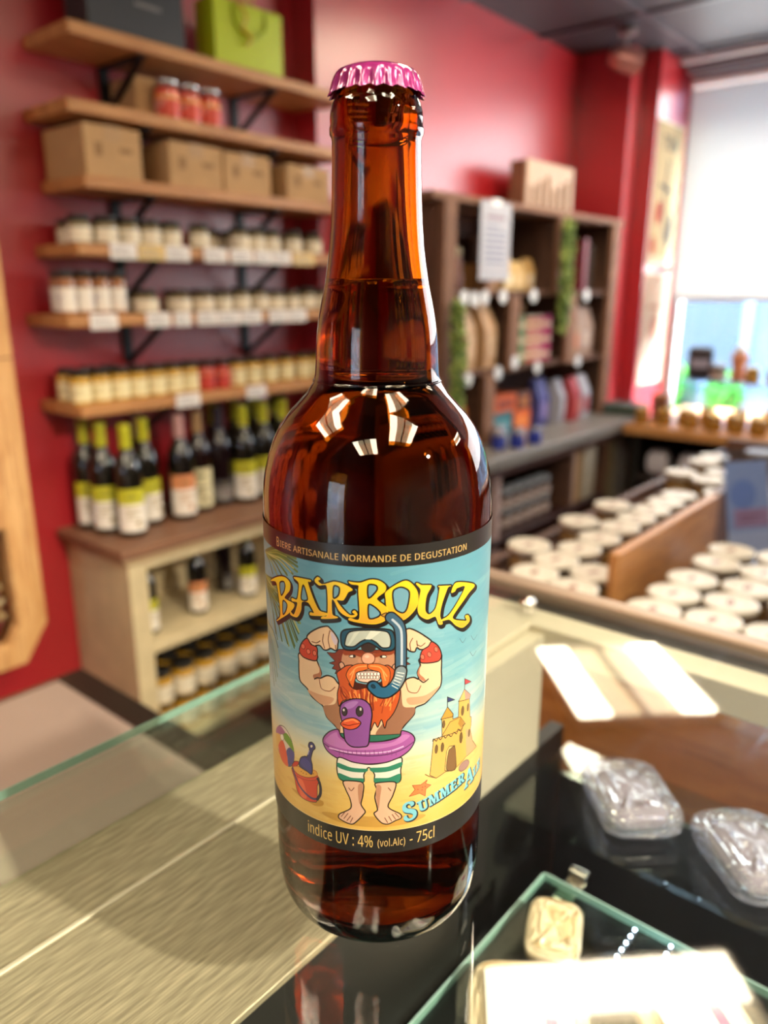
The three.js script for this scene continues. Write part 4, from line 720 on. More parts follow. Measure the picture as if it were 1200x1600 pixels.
carton('cardboard carton third from the left on the third wall shelf', 1.462, 1.63, 1.75, 0.105, -1.985, -1.805);
carton('cardboard carton next to the bottle neck on the third wall shelf', 1.7, 1.88, 1.75, 0.1, -1.985, -1.81);
carton('cardboard carton behind the red tins on the second wall shelf', 1.245, 1.478, 1.91, 0.1, -1.985, -1.87);
[1.31, 1.376, 1.442].forEach((x, i) => jar('tin', [x, 1.91, -1.832], `${['left', 'middle', 'right'][i]} one of three red and orange tins on the second shelf`, 'red tins on the second wall shelf', 0, 'tin', 'tin'));
const bagText = canvas(256, 64, (g, w, h) => { g.fillStyle = '#26272a'; g.fillRect(0, 0, w, h); g.strokeStyle = '#b8b4ae'; g.lineWidth = 5; for (let k = 0; k < 9; k++) { g.beginPath(); g.moveTo(20 + k * 25, 48); g.lineTo(27 + k * 25, 16); g.lineTo(34 + k * 25, 48); g.stroke(); } });
{
  const t = thing('paper_bag', 'large dark grey gift bag with pale lettering on the top shelf', 'bag', [1.235, 2.07, -1.87]);
  part('bag_body', bx(0.27, 0.3, 0.1, 0, 0, 0, 0.004), mat('#2b2c30', 0.45), t); part('lettering', pbx(0.085, 0.014, 0.001, 0.03, 0.075, 0.0505), mat('#ffffff', 0.5, { map: bagText }), t);
  part('handle', tube([[-0.06, 0.3, 0.045], [-0.05, 0.37, 0.05], [0.05, 0.37, 0.05], [0.06, 0.3, 0.045]], 0.004), BLACK, t);
  const u = thing('paper_bag', 'lime green gift bag with yellow ribbon on the top shelf', 'bag', [1.59, 2.07, -1.865], -0.04);
  part('bag_body', bx(0.235, 0.165, 0.085, 0, 0, 0, 0.004), mat('#b4c414', 0.4), u); part('gusset', bx(0.002, 0.16, 0.004, -0.1175, 0.002, 0), mat('#8f9c10', 0.5), u);
  part('handle', tube([[-0.055, 0.162, 0.0435], [-0.05, 0.11, 0.047], [0.0, 0.085, 0.048], [0.05, 0.11, 0.047], [0.055, 0.162, 0.0435]], 0.003), mat('#a3b312', 0.5), u);
  const rb = part('ribbon', [tube([[-0.04, 0.16, 0.05], [-0.02, 0.13, 0.056], [-0.03, 0.1, 0.053], [-0.005, 0.08, 0.056], [-0.02, 0.06, 0.052]], 0.005), tube([[-0.045, 0.165, 0.05], [-0.06, 0.185, 0.05], [-0.03, 0.19, 0.05], [-0.02, 0.17, 0.05], [0.0, 0.185, 0.05], [0.01, 0.168, 0.05]], 0.004)], mat('#c9a818', 0.35), u); rb.userData.label = 'yellow ribbon bow';
}
// ---------------------------------------------------------------- cream cabinet and wine
{
  const c = thing('cream_cabinet', 'cream painted open cabinet with brown top, below the wall shelves', 'cabinet', [0, 0, 0]);
  part('top', lim(0.965, 2.02, 0.832, 0.857, -1.998, -1.672, 0.004), wood('plank', 0.5), c);
  part('moulding', lim(0.978, 2.01, 0.815, 0.832, -1.998, -1.68, 0.004), mat('#b89a72', 0.5), c);
  part('side', lim(0.99, 1.012, 0, 0.815, -1.995, -1.71), CREAM, c); part('side', lim(1.978, 2.0, 0, 0.815, -1.995, -1.71), CREAM, c);
  part('back', lim(1.012, 1.978, 0, 0.815, -1.995, -1.985), CREAM, c);
  part('stile', lim(0.99, 1.045, 0, 0.815, -1.71, -1.69, 0.002), CREAM, c); part('stile', lim(1.945, 2.0, 0, 0.815, -1.71, -1.69, 0.002), CREAM, c);
  part('rail', lim(1.045, 1.945, 0.79, 0.815, -1.71, -1.69, 0.002), CREAM, c);
  part('shelf', lim(1.012, 1.978, 0.545, 0.575, -1.985, -1.692, 0.003), CREAM, c); part('shelf', lim(1.012, 1.978, 0.24, 0.265, -1.985, -1.692, 0.003), CREAM, c);
  part('plinth', lim(1.012, 1.978, 0, 0.08, -1.72, -1.7), CREAM, c);
}
const wineLab = (top, bg, ink) => canvas(128, 128, (g) => { g.fillStyle = bg; g.fillRect(0, 0, 128, 128); g.fillStyle = top; g.fillRect(0, 0, 128, 46); g.fillStyle = ink; g.fillRect(30, 60, 68, 5); g.fillRect(40, 72, 48, 4); g.fillRect(36, 84, 40, 4); g.beginPath(); g.arc(84, 104, 11, 0, 7); g.fill(); g.fillStyle = '#5a5a2a'; g.fillRect(40, 20, 48, 7); });
const WINE = {
  lime: { cap: '#b4b01c', lab: wineLab('#c2bc26', '#ece4d6', '#a08a58'), glass: '#15140f' }, rose: { cap: '#b98a84', lab: wineLab('#d88a5a', '#eadfd0', '#c08a50'), glass: '#14110f' },
  cream: { cap: '#a8845a', lab: wineLab('#d9cfa4', '#dcd2aa', '#8a7a50'), glass: '#1c0c0c' }, plain: { cap: '#2a1a22', lab: wineLab('#4a4444', '#8a8680', '#5a2a22'), glass: '#170c10' },
};
const wineOf = {};
function wine(kind, [x, y, z], label, group, turn) {
  if (!wineOf[kind]) {
    const k = WINE[kind], t = new THREE.Group(); t.name = 'wine_bottle';
    part('glass_body', lathe([[0, 0], [0.034, 0], [0.037, 0.004], [0.0372, 0.17], [0.0355, 0.19], [0.029, 0.208], [0.019, 0.222], [0.0148, 0.236], [0.0142, 0.285], [0.0155, 0.287], [0.0155, 0.296], [0, 0.297]], 28), glossy(k.glass, 0.1), t);
    part('capsule', lathe([[0.0153, 0.236], [0.0149, 0.284], [0.016, 0.286], [0.016, 0.297], [0.014, 0.2985], [0, 0.2985]], 20), mat(k.cap, 0.4), t);
    part('paper_label', new THREE.CylinderGeometry(0.0376, 0.0376, kind === 'plain' ? 0.06 : 0.115, 28, 1, true, -1.15, 2.3).translate(0, kind === 'plain' ? 0.05 : 0.075, 0), mat('#ffffff', 0.5, { map: k.lab }), t);
    wineOf[kind] = t;
  }
  const t = wineOf[kind].clone(); t.name = numbered('wine_bottle'); t.position.set(x, y, z); t.rotation.y = turn; t.scale.setScalar(y < 0.8 ? 0.76 : 1); scene.add(t); return tag(t, label, 'bottle', group);
}
const TURN = -0.55, topG = 'wine bottles on the cream cabinet';
wine('lime', [1.046, 0.857, -1.945], 'lime-capped wine bottle nearest the wall in the left file on the cabinet', topG, TURN);
wine('lime', [1.05, 0.857, -1.868], 'lime-capped wine bottle in the middle of the left file on the cabinet', topG, TURN);
wine('lime', [1.075, 0.857, -1.79], 'lime-capped wine bottle foremost in the left file on the cabinet', topG, TURN + 0.15);
wine('lime', [1.166, 0.857, -1.85], 'lime-capped wine bottle beside the left file, facing away, on the cabinet', topG, 0.15);
wine('rose', [1.2, 0.857, -1.93], 'wine bottle with pink capsule half hidden behind the orange-labelled one', topG, 0.6);
wine('rose', [1.262, 0.857, -1.82], 'wine bottle with orange and white label and pink capsule on the cabinet', topG, TURN + 0.2);
wine('cream', [1.345, 0.857, -1.85], 'dark wine bottle with cream label and brown capsule on the cabinet', topG, TURN);
wine('plain', [1.43, 0.857, -1.86], 'dark unlit wine bottle with small grey label beside the cream-labelled one', topG, -0.2);
['left', 'second', 'third'].forEach((w, i) => wine('lime', [1.5 + i * 0.085, 0.857, -1.83 - i * 0.004], `${w} lime-capped bottle of the right front group on the cabinet`, topG, TURN));
['left', 'second', 'third', 'fourth'].forEach((w, i) => wine('lime', [1.47 + i * 0.085, 0.857, -1.935], `${w} lime-capped bottle of the right back group on the cabinet`, topG, TURN));
wine('lime', [1.085, 0.575, -1.77], 'lime-labelled bottle turned away at the left inside the cabinet', 'wine bottles inside the cabinet', 0.35);
wine('plain', [1.075, 0.575, -1.86], 'dark bottle at the back left inside the cabinet', 'wine bottles inside the cabinet', 1.2);
wine('rose', [1.26, 0.575, -1.78], 'orange-labelled bottle alone in the middle of the cabinet shelf', 'wine bottles inside the cabinet', TURN);
wine('lime', [1.44, 0.575, -1.77], 'lime-labelled bottle at the right inside the cabinet', 'wine bottles inside the cabinet', TURN);
wine('plain', [1.42, 0.575, -1.86], 'dark bottle behind the right lime-labelled one inside the cabinet', 'wine bottles inside the cabinet', 0.6);
for (let r = 0; r < 2; r++) for (let k = 0; k < 8; k++) for (let b = 0; b < 2; b++)
  jar('lowjar', [1.09 + k * 0.076, 0.265 + r * 0.1, -1.745 - b * 0.08], `${ORD[k]} yellow jar from the left, ${r ? 'upper' : 'lower'} layer, ${b ? 'back' : 'front'} row at the cabinet bottom`, 'yellow jars at the bottom of the cabinet', rnd(-0.9, -0.2));
// ---------------------------------------------------------------- crate shelving against the pink wall
const WT = 0.92;   // top of the grey worktop that carries it
{
  const h = thing('crate_shelving', 'brown wooden crate shelving full of groceries standing on the grey worktop', 'shelving', [0, WT, 0]);
  const b = wood('barn', 0.85), p = wood('plank', 0.8);
  part('top_board', lim(2.12, 3.6, 0.855, 0.88, -1.895, -1.585, 0.004), p, h);
  part('back_board', lim(2.2, 3.53, 0, 0.855, -1.895, -1.88), wood('dark', 0.7), h);
  part('side_board', lim(2.18, 2.2, 0, 0.855, -1.895, -1.6), b, h); part('side_board', lim(3.53, 3.55, 0, 0.855, -1.895, -1.6), b, h);
  for (const [x0, x1, y0, y1] of [[2.18, 2.25, 0, 0.855], [3.48, 3.55, 0, 0.855], [2.97, 3.05, 0.55, 0.855], [2.62, 2.69, 0.265, 0.55], [3.09, 3.17, 0.265, 0.55], [2.46, 2.53, 0, 0.265], [2.44, 2.49, 0.55, 0.855]]) part('post', lim(x0, x1, y0, y1, -1.6, -1.578, 0.002), p, h);
  for (const [x, y0, y1] of [[3.0, 0.57, 0.855], [2.65, 0.285, 0.55], [3.13, 0.285, 0.55], [2.49, 0, 0.265]]) part('divider', lim(x, x + 0.018, y0, y1, -1.88, -1.602), b, h);
  for (const y of [0.55, 0.265]) part('shelf_board', lim(2.2, 3.53, y, y + 0.02, -1.88, -1.602), b, h);
  // round paper price tags hanging on the shelf fronts
  const disc = new THREE.CylinderGeometry(0.026, 0.026, 0.002, 20).rotateX(Math.PI / 2);
  for (const [x, y] of [[2.3, 0.545], [2.365, 0.54], [2.43, 0.545], [2.555, 0.548], [2.78, 0.55], [3.24, 0.55], [2.34, 0.26], [2.54, 0.268], [2.66, 0.3], [2.84, 0.268], [3.2, 0.27]]) part('round_tag', disc, mat('#dcdad8', 0.5), h).position.set(x, y, -1.575);
}
const onS = (k) => WT + [0.57, 0.285, 0][k];
const FG = 'groceries in the crate shelving';
function stubBag(name, label, [x, y, z], w, h, d, color, turn = 0, lab, lean = 0) {   // a standing paper bag, its mouth folded
  const t = thing(name, label, 'bag', [x, y, z], turn, FG), g = new THREE.BoxGeometry(w, h, d, 4, 10, 4), p = g.attributes.position;
  for (let i = 0; i < p.count; i++) { const v = p.getY(i) / h + 0.5, k = v > 0.6 ? 1 - (v - 0.6) * 1.9 : 1, bul = 1 + 0.12 * Math.sin(v * 3.1); p.setXYZ(i, p.getX(i) * (1 - 0.05 * v) + lean * v * v, p.getY(i) + h / 2, p.getZ(i) * Math.max(0.12, k) * bul); }
  g.computeVertexNormals(); part('bag_body', g, mat(color, 0.6, { map: PAPER }), t);
  if (lab) part('paper_label', bx(w * 0.62, h * 0.34, 0.0012, lean * 0.12, h * 0.16, d * 0.57), mat(lab, 0.5), t);
  part('fold', bx(w * 0.95, 0.012, 0.008, lean * 0.95, h - 0.014, 0), mat('#8f6f4a', 0.6), t); return t;
}
// top row
{
  for (const [x, l] of [[2.305, 'left'], [2.37, 'right']]) {
    const t = thing('pepper_mill', l + ' dark pepper mill with white knob on the top crate shelf', 'mill', [x, onS(0), -1.66], 0, FG);
    part('body', lathe([[0, 0], [0.022, 0], [0.023, 0.05], [0.016, 0.07], [0.021, 0.1], [0.012, 0.115], [0, 0.115]], 20), mat('#b08a86', 0.3, { metalness: 0.4 }), t); part('knob', new THREE.SphereGeometry(0.019, 16, 12).translate(0, 0.13, 0), mat('#d8cfb8', 0.35), t);
  }
  const bc = thing('dark_bottle', 'black squat bottle behind the mills on the top crate shelf', 'bottle', [2.335, onS(0), -1.78], 0, FG); part('glass_body', lathe([[0, 0], [0.05, 0], [0.052, 0.14], [0.03, 0.18], [0.018, 0.19], [0.018, 0.21], [0, 0.21]], 24), glossy('#0e0e12', 0.15), bc); part('stopper', cyl(0.022, 0.03, 0.21, 16), BLACK, bc);
  const w = thing('wooden_box', 'small slatted wooden box under the hanging paper notice', 'box', [2.545, onS(0), -1.68], 0, FG);
  for (let k = 0; k < 5; k++) part('slat', lim(-0.05 + k * 0.0205, -0.032 + k * 0.0205, 0, 0.1, 0.04, 0.048), wood('pale', 0.6), w); part('box_body', lim(-0.05, 0.05, 0, 0.095, -0.04, 0.04), wood('shelf', 0.6), w);
  const n = thing('paper_notice', 'white paper notice hanging from the top of the crate shelving', 'notice', [2.485, WT + 0.57, -1.574]);
  part('sheet', pbx(0.2, 0.265, 0.0012, 0, 0.035, 0), mat('#c4c4c8', 0.6, { map: canvas(128, 170, (g) => { g.fillStyle = '#e6e4e8'; g.fillRect(0, 0, 128, 170); g.fillStyle = '#b58a98'; g.fillRect(24, 30, 80, 7); g.fillStyle = '#8e94b8'; for (let k = 0; k < 7; k++) g.fillRect(20, 50 + k * 13, 60 + (k * 29) % 30, 4); }) }), n); part('tape', bx(0.06, 0.02, 0.0014, 0, 0.288, 0.0004), mat('#f4f2ee', 0.3), n);
  stubBag('pasta_bag', 'yellow pasta bag leaning on the wooden box, top crate shelf', [2.68, onS(0), -1.66], 0.09, 0.12, 0.05, '#d8b06a', 0.1, '#e9d8a8', 0.01);
  stubBag('pasta_bag', 'yellow pasta bag in the middle of the top crate shelf', [2.78, onS(0), -1.67], 0.09, 0.11, 0.05, '#dcb878', -0.15, '#e2c284', -0.01);
  stubBag('pasta_bag', 'yellow pasta bag by the garland on the top crate shelf', [2.88, onS(0), -1.68], 0.09, 0.125, 0.05, '#cfa668', 0.2, '#efe2c6', 0.01);
  stubBag('paper_pouch', 'tall cream pouch with orange label on the right of the top shelf', [3.15, onS(0), -1.67], 0.11, 0.21, 0.06, '#b8a284', 0.05, '#c88a60');
  const bk = thing('book', 'dark red book standing upright at the right of the top shelf', 'book', [3.34, onS(0), -1.72], 0, FG); part('cover', [bx(0.004, 0.22, 0.16, -0.016, 0, 0), bx(0.004, 0.22, 0.16, 0.016, 0, 0), bx(0.036, 0.22, 0.004, 0, 0, 0.08)], mat('#7a1f30', 0.5), bk); part('pages', bx(0.027, 0.21, 0.15, 0, 0.005, 0), mat('#d8cfb8', 0.8), bk);
  const bk2 = thing('book', 'dark brown book beside the red book on the top shelf', 'book', [3.43, onS(0), -1.73], 0, FG); part('cover', [bx(0.004, 0.2, 0.15, -0.02, 0, 0), bx(0.004, 0.2, 0.15, 0.02, 0, 0), bx(0.044, 0.2, 0.004, 0, 0, 0.075)], mat('#3f3020', 0.5), bk2); part('pages', bx(0.035, 0.19, 0.14, 0, 0.005, 0), mat('#cabfa4', 0.8), bk2);
  for (const [x, l] of [[2.72, 'left'], [2.86, 'right']]) { const t = thing('tall_tin', l + ' dark tall tin at the back of the top crate shelf', 'tin', [x, onS(0), -1.82], 0, FG); part('body', cyl(0.042, 0.19, 0, 24), mat('#4c3226', 0.4), t); part('lid', cyl(0.044, 0.016, 0.19, 24), mat('#6a4a38', 0.35), t); }
}
// middle row
stubBag('kraft_bag', 'left of two large kraft paper bags on the middle crate shelf', [2.395, onS(1), -1.66], 0.125, 0.25, 0.09, '#c99f72', 0.25, '#c8a47c', -0.03);
stubBag('kraft_bag', 'right of two large kraft paper bags on the middle crate shelf', [2.535, onS(1), -1.66], 0.125, 0.25, 0.09, '#c79c6e', 0.2, '#c4a078', -0.03);
for (let r = 0; r < 3; r++) for (let k = 0; k < 5; k++) {
  const t = thing('tea_tin', `${['orange', 'green', 'coral', 'rose', 'magenta'][k]} small tea tin in the ${['bottom', 'middle', 'top'][r]} row of the stacked tins`, 'tin', [2.74 + k * 0.072, onS(1) + r * 0.062, -1.66], 0, 'stacked tea tins');
  part('body', cyl(0.031, 0.052, 0, 24), mat(['#d08a3c', '#6a9a6c', '#c8564a', '#cf6a78', '#c23a72'][k], 0.35), t); part('lid', cyl(0.032, 0.01, 0.052, 24), mat(['#b9742c', '#4f7f56', '#e2d8c8', '#dcc8c0', '#a02c60'][k], 0.3), t); part('band', new THREE.CylinderGeometry(0.0316, 0.0316, 0.018, 24, 1, true).translate(0, 0.026, 0), mat('#e4d6b8', 0.5), t);
}
for (const [x, l] of [[2.86, 'left'], [2.98, 'right']]) { const t = thing('straw_basket', l + ' small straw basket behind the stacked tea tins', 'basket', [x, onS(1), -1.79], 0, FG); part('bowl', lathe([[0, 0], [0.045, 0], [0.055, 0.225], [0.05, 0.225], [0.042, 0.01], [0, 0.01]], 20), mat('#a4825a', 0.8), t); part('rim', new THREE.TorusGeometry(0.053, 0.005, 8, 24).rotateX(Math.PI / 2).translate(0, 0.225, 0), mat('#b8966a', 0.8), t); }
stubBag('coffee_pouch', 'pale pouch with orange label, left on the right middle crate', [3.24, onS(1), -1.66], 0.11, 0.2, 0.07, '#a88460', 0.1, '#c8602c');
stubBag('coffee_pouch', 'pale pinkish pouch at the right of the right middle crate', [3.38, onS(1), -1.67], 0.12, 0.215, 0.07, '#a98a76', -0.1, '#b8a292');
// bottom row, on the worktop
function smallBox(label, [x, y, z], w, h, d, c, c2, turn = 0) { const t = thing('grocery_box', label, 'box', [x, y, z], turn, FG); part('box_body', bx(w, h, d, 0, 0, 0, 0.002), mat(c, 0.45), t); part('panel', bx(w * 0.7, h * 0.45, 0.001, 0, h * 0.25, d / 2 + 0.0005), mat(c2, 0.45), t); return t; }
smallBox('dark box under the left orange box on the worktop', [2.37, WT, -1.68], 0.15, 0.075, 0.1, '#3a2a28', '#5c4640');
smallBox('orange box on the dark box at the left of the worktop', [2.36, WT + 0.075, -1.68], 0.13, 0.07, 0.09, '#d2641c', '#e08a3c');
smallBox('teal box at the bottom of the middle stack on the worktop', [2.68, WT, -1.7], 0.2, 0.09, 0.11, '#2f6a72', '#58939a');
smallBox('orange box beside the teal box on the worktop', [2.86, WT, -1.7], 0.13, 0.085, 0.11, '#d8601e', '#e9873f');
smallBox('orange box on top of the teal box on the worktop', [2.73, WT + 0.09, -1.7], 0.17, 0.07, 0.1, '#cf5a1a', '#8a3412');
smallBox('brown box on top of the right orange box on the worktop', [2.88, WT + 0.085, -1.7], 0.1, 0.075, 0.1, '#6a3a24', '#b06a34');
stubBag('blue_pouch', 'dark blue pouch between the orange boxes and white bags', [3.02, WT, -1.67], 0.1, 0.2, 0.07, '#4a4a8c', 0.05, '#8a7ab0');
stubBag('white_pouch', 'white pouch left of the red pouch on the worktop', [3.13, WT, -1.645], 0.1, 0.19, 0.08, '#a8a6ae', 0.25, '#bcb8be', 0.01);
stubBag('red_pouch', 'red pouch standing between two white pouches on the worktop', [3.24, WT, -1.63], 0.1, 0.19, 0.08, '#a92c30', 0.2, '#c45a50', 0.01);
stubBag('white_pouch', 'white pouch right of the red pouch on the worktop', [3.35, WT, -1.64], 0.1, 0.195, 0.08, '#aeaab0', 0.1, '#a83a42');
[[2.44, -1.5], [2.5, -1.54], [2.565, -1.575], [2.51, -1.462], [2.575, -1.5], [2.62, -1.45]].forEach(([x, z], i) => jar('blue', [x, WT, z], ['blue jar nearest the bottle on the worktop', 'blue jar second in the back file on the worktop', 'rearmost blue jar on the worktop', 'blue jar at the front left on the worktop edge', 'blue jar in the middle of the front file', 'blue jar at the front right on the worktop edge'][i], 'blue jars with silver lids on the worktop', 0, 'blue_jar'));
{
  const t = thing('green_case', 'dark green flat case at the right end of the worktop', 'case', [3.57, WT, -1.49], 0.05); part('case_body', bx(0.13, 0.05, 0.18, 0, 0, 0, 0.006), mat('#3c4a40', 0.5), t); part('clasp', bx(0.03, 0.014, 0.004, 0, 0.022, 0.0915), CHROME, t);
}
// greenery garlands: a stem and many small leaves
function garland(label, x, y0, y1, z) {
  const t = thing('leaf_garland', label, 'garland', [x, y0, z]), H = y1 - y0; part('stem', tube([[0, 0, 0], [0.012, H * 0.3, 0.004], [-0.01, H * 0.7, 0], [0.004, H, -0.002]], 0.003), mat('#55602c', 0.8), t);
  const leaf = new THREE.SphereGeometry(1, 6, 4).scale(0.006, 0.026, 0.011), leaves = [[], [], []], q = new THREE.Matrix4();
  for (let i = 0; i < 210; i++) { const v = rnd(0.01, 0.99), a = rnd(0, 6.283), r = rnd(0.006, 0.034) * (0.6 + 0.6 * Math.sin(v * 3.1)); q.compose(new THREE.Vector3(Math.cos(a) * r, v * H, 0.012 + Math.abs(Math.sin(a)) * r * 0.8), new THREE.Quaternion().setFromEuler(new THREE.Euler(rnd(-0.9, 0.9), a, rnd(-1.1, 1.1))), new THREE.Vector3(1, 1, 1)); leaves[i % 3].push(leaf.clone().applyMatrix4(q)); }
  leaves.forEach((l, i) => { const o = part('leaves', l, mat(['#6f8436', '#4f6a2c', '#90a04c'][i], 0.7), t); o.userData.kind = 'stuff'; }); return t;
}
garland('green leaf garland on the post right of the paper notice', 2.985, WT + 0.4, WT + 0.84, -1.568);
garland('green leaf garland on the left post near the kraft bags', 2.215, WT + 0.03, WT + 0.53, -1.56);
{
  const c = thing('wooden_rack', 'pale wooden rack with cut-out front on top of the crate shelving', 'rack', [3.15, WT + 0.8805, -1.76]);
  const s = new THREE.Shape(); s.moveTo(-0.2, 0); s.lineTo(0.2, 0); s.lineTo(0.2, 0.2); s.lineTo(-0.2, 0.2); s.closePath();
  for (let k = 0; k < 6; k++) { const x = -0.15 + k * 0.06, p = new THREE.Path(), t = 0.09 + (k % 3) * 0.022; p.moveTo(x - 0.017, 0.015); p.lineTo(x - 0.017, t); p.absarc(x, t, 0.017, Math.PI, 0, true); p.lineTo(x + 0.017, 0.015); p.closePath(); s.holes.push(p); }
  part('front', new THREE.ExtrudeGeometry(s, { depth: 0.01, bevelEnabled: true, bevelSize: 0.0015, bevelThickness: 0.0015, bevelSegments: 1 }).translate(0, 0.0015, 0.02), mat('#cfae90', 0.6, { map: PAPER }), c);
  part('side', lim(-0.2, -0.188, 0, 0.2, -0.05, 0.018), wood('plank', 0.6), c); part('side', lim(0.188, 0.2, 0, 0.2, -0.05, 0.018), wood('plank', 0.6), c); part('back', lim(-0.188, 0.188, 0, 0.2, -0.05, -0.042), wood('pale', 0.6, '#e8d0c0'), c); part('base', lim(-0.188, 0.188, 0, 0.01, -0.042, 0.018), wood('plank', 0.6), c);
}
single('red_tray', lim(2.3, 2.72, WT + 0.88, WT + 0.893, -1.86, -1.66, 0.005), mat('#b5202c', 0.35), 'flat red tray lying on top of the crate shelving', 'tray');
// ---------------------------------------------------------------- worktop cabinet under it
{
  const c = thing('worktop_cabinet', 'low wooden cabinet with grey worktop and open shelves along the wall', 'cabinet', [0, 0, 0]);
  part('worktop', lim(2.06, 3.62, WT - 0.045, WT, -1.895, -1.4, 0.006), wood('grey', 0.35), c);
  part('apron', lim(2.1, 3.6, WT - 0.075, WT - 0.045, -1.44, -1.415, 0.002), wood('dark', 0.5), c);
  part('shelf', lim(2.1, 3.24, 0.575, 0.605, -1.88, -1.415, 0.003), mat('#7d4a38', 0.45, { map: WOODS.barn }), c); part('shelf', lim(2.1, 3.6, 0.12, 0.15, -1.88, -1.415, 0.003), wood('barn', 0.5), c);
  part('back', lim(2.1, 3.6, 0.02, WT - 0.045, -1.895, -1.882), wood('dark', 0.6), c);
  for (const [x0, x1, y0] of [[2.1, 2.125, 0], [2.31, 2.35, 0], [2.9, 2.925, 0.605], [3.22, 3.25, 0], [3.575, 3.6, 0]]) part('upright', lim(x0, x1, y0, WT - 0.075, -1.88, -1.425), x0 === 2.31 ? mat('#b89a92', 0.5, { map: PAPER }) : wood('barn', 0.5), c);
}
[[2.42, -1.5], [2.495, -1.5], [2.57, -1.5], [2.645, -1.5], [2.72, -1.5], [2.795, -1.5]].forEach(([x, z], i) => { for (let r = 0; r < 2; r++) jar('darkjam', [x, 0.605 + r * 0.075, z], `${ORD[i]} dark jam jar from the left, ${r ? 'upper' : 'lower'} layer under the worktop`, 'dark jam jars under the worktop', rnd(-0.4, 0.4), 'jam_jar'); });
for (const [x0, x1, c, l] of [[2.95, 2.985, '#c9a890', 'narrow pinkish board'], [3.0, 3.03, '#a8804c', 'narrow tan board'], [3.05, 3.17, '#b8ac98', 'wide pale beige board']]) single('leaning_board', lim(x0, x1, 0.605, 0.835, -1.62, -1.44, 0.003), mat(c, 0.5, { map: PAPER }), l + ' standing on edge under the worktop', 'board', 'boards standing under the worktop');
for (const [x0, x1, c, l] of [[3.29, 3.36, '#7a6a48', 'olive brown'], [3.39, 3.52, '#7d7468', 'greyish']]) single('leaning_board', lim(x0, x1, 0.15, 0.835, -1.6, -1.44, 0.003), mat(c, 0.5, { map: PAPER }), 'tall ' + l + ' board standing at the right under the worktop', 'board', 'boards standing under the worktop');
// ---------------------------------------------------------------- wooden display island with flat jars
{
  const c = thing('display_island', 'wooden display island with divider boards behind the glass counter', 'island', [0, 0, 0]), b = wood('board', 0.45);
  part('bin_floor', lim(1.04, 2.75, 0.9, 0.93, -0.78, 0.3), wood('barn', 0.55), c);
  part('end_board', lim(1.02, 1.04, 0.0, 0.975, -0.78, 0.3, 0.003), wood('board', 0.45, '#f0dccb'), c);
  part('end_board', lim(2.75, 2.77, 0.0, 1.0, -0.78, 0.3, 0.003), wood('barn', 0.5), c);
  part('side_board', lim(1.02, 2.77, 0, 0.96, -0.8, -0.78, 0.003), wood('barn', 0.5), c); part('side_board', lim(1.02, 2.77, 0, 0.96, 0.3, 0.32, 0.003), wood('barn', 0.5), c);
  part('divider_board', lim(1.19, 1.72, 0.93, 1.06, -0.505, -0.487, 0.003), b, c);
  part('divider_board', lim(1.722, 2.1, 0.93, 1.062, -0.508, -0.488, 0.003), wood('barn', 0.5, '#ffe2d0'), c);
}
const IL = [[1.308, -0.722, 0], [1.526, -0.722, 0], [1.7, -0.722, 1], [2.15, -0.722, 1], [2.43, -0.72, 1], [2.34, -0.722, 1], [1.086, -0.634, 0], [1.174, -0.634, 0], [1.262, -0.638, 0], [1.35, -0.634, 0], [1.44, -0.634, 1], [1.54, -0.634, 1], [1.628, -0.634, 1], [1.716, -0.634, 1], [1.804, -0.634, 1], [1.892, -0.634, 1], [2.11, -0.634, 1], [2.22, -0.634, 1], [2.6, -0.634, 1], [1.15, -0.546, 0], [1.242, -0.552, 0], [1.98, -0.56, 1], [2.31, -0.6, 1]];
IL.forEach(([x, z, up], i) => jar('island', [x, 0.93, z], `${ORD[i % 16]} flat white-lidded jar${i > 15 ? ' of the far set' : ''} counted row by row behind the divider board`, 'flat jars in the far bin of the island', rnd(-0.3, 0.3), 'flat_jar'));
const IR = [[1.147, -0.405], [1.236, -0.405], [1.325, -0.405], [1.44, -0.4], [1.53, -0.4], [1.165, -0.318], [1.254, -0.318], [1.342, -0.316], [1.436, -0.314], [1.54, -0.313], [1.165, -0.23], [1.3, -0.228], [1.09, -0.15], [1.2, -0.14], [1.63, -0.29]];
IR.forEach(([x, z], i) => jar('island', [x, 0.93, z], `${ORD[i]} flat white-lidded jar counted row by row before the divider board`, 'flat jars in the near bin of the island', rnd(-0.3, 0.3), 'flat_jar'));
{
  const s = thing('price_stand', 'clear acrylic price stand with pink and blue card on the island', 'stand', [1.69, 0.93, -0.4], -0.62);
  part('foot', bx(0.12, 0.004, 0.07, 0, 0, 0.02), mat('#e8eef4', 0.05, { transmission: 1, thickness: 0 }), s);
  const p = part('panel', bx(0.12, 0.24, 0.004, 0, 0, 0), mat('#dfe6f2', 0.05, { transmission: 1, thickness: 0 }), s); p.rotation.x = -0.25; p.position.y = 0.004;
  const k = part('card', pbx(0.104, 0.2, 0.0008, 0, 0.012, -0.0028), mat('#ffffff', 0.4, { map: canvas(128, 256, (g) => { g.fillStyle = '#b9c4dc'; g.fillRect(0, 0, 128, 256); g.fillStyle = '#8fa6d6'; g.beginPath(); g.arc(50, 90, 40, 0, 7); g.fill(); g.fillStyle = '#d8a0b0'; g.fillRect(20, 130, 108, 50); g.fillStyle = '#e6e2ea'; g.fillRect(0, 190, 128, 66); g.fillStyle = '#b06a80'; g.fillRect(36, 146, 70, 6); g.fillRect(36, 158, 50, 5); }) }), p); k.userData.label = 'pink and blue card';
}
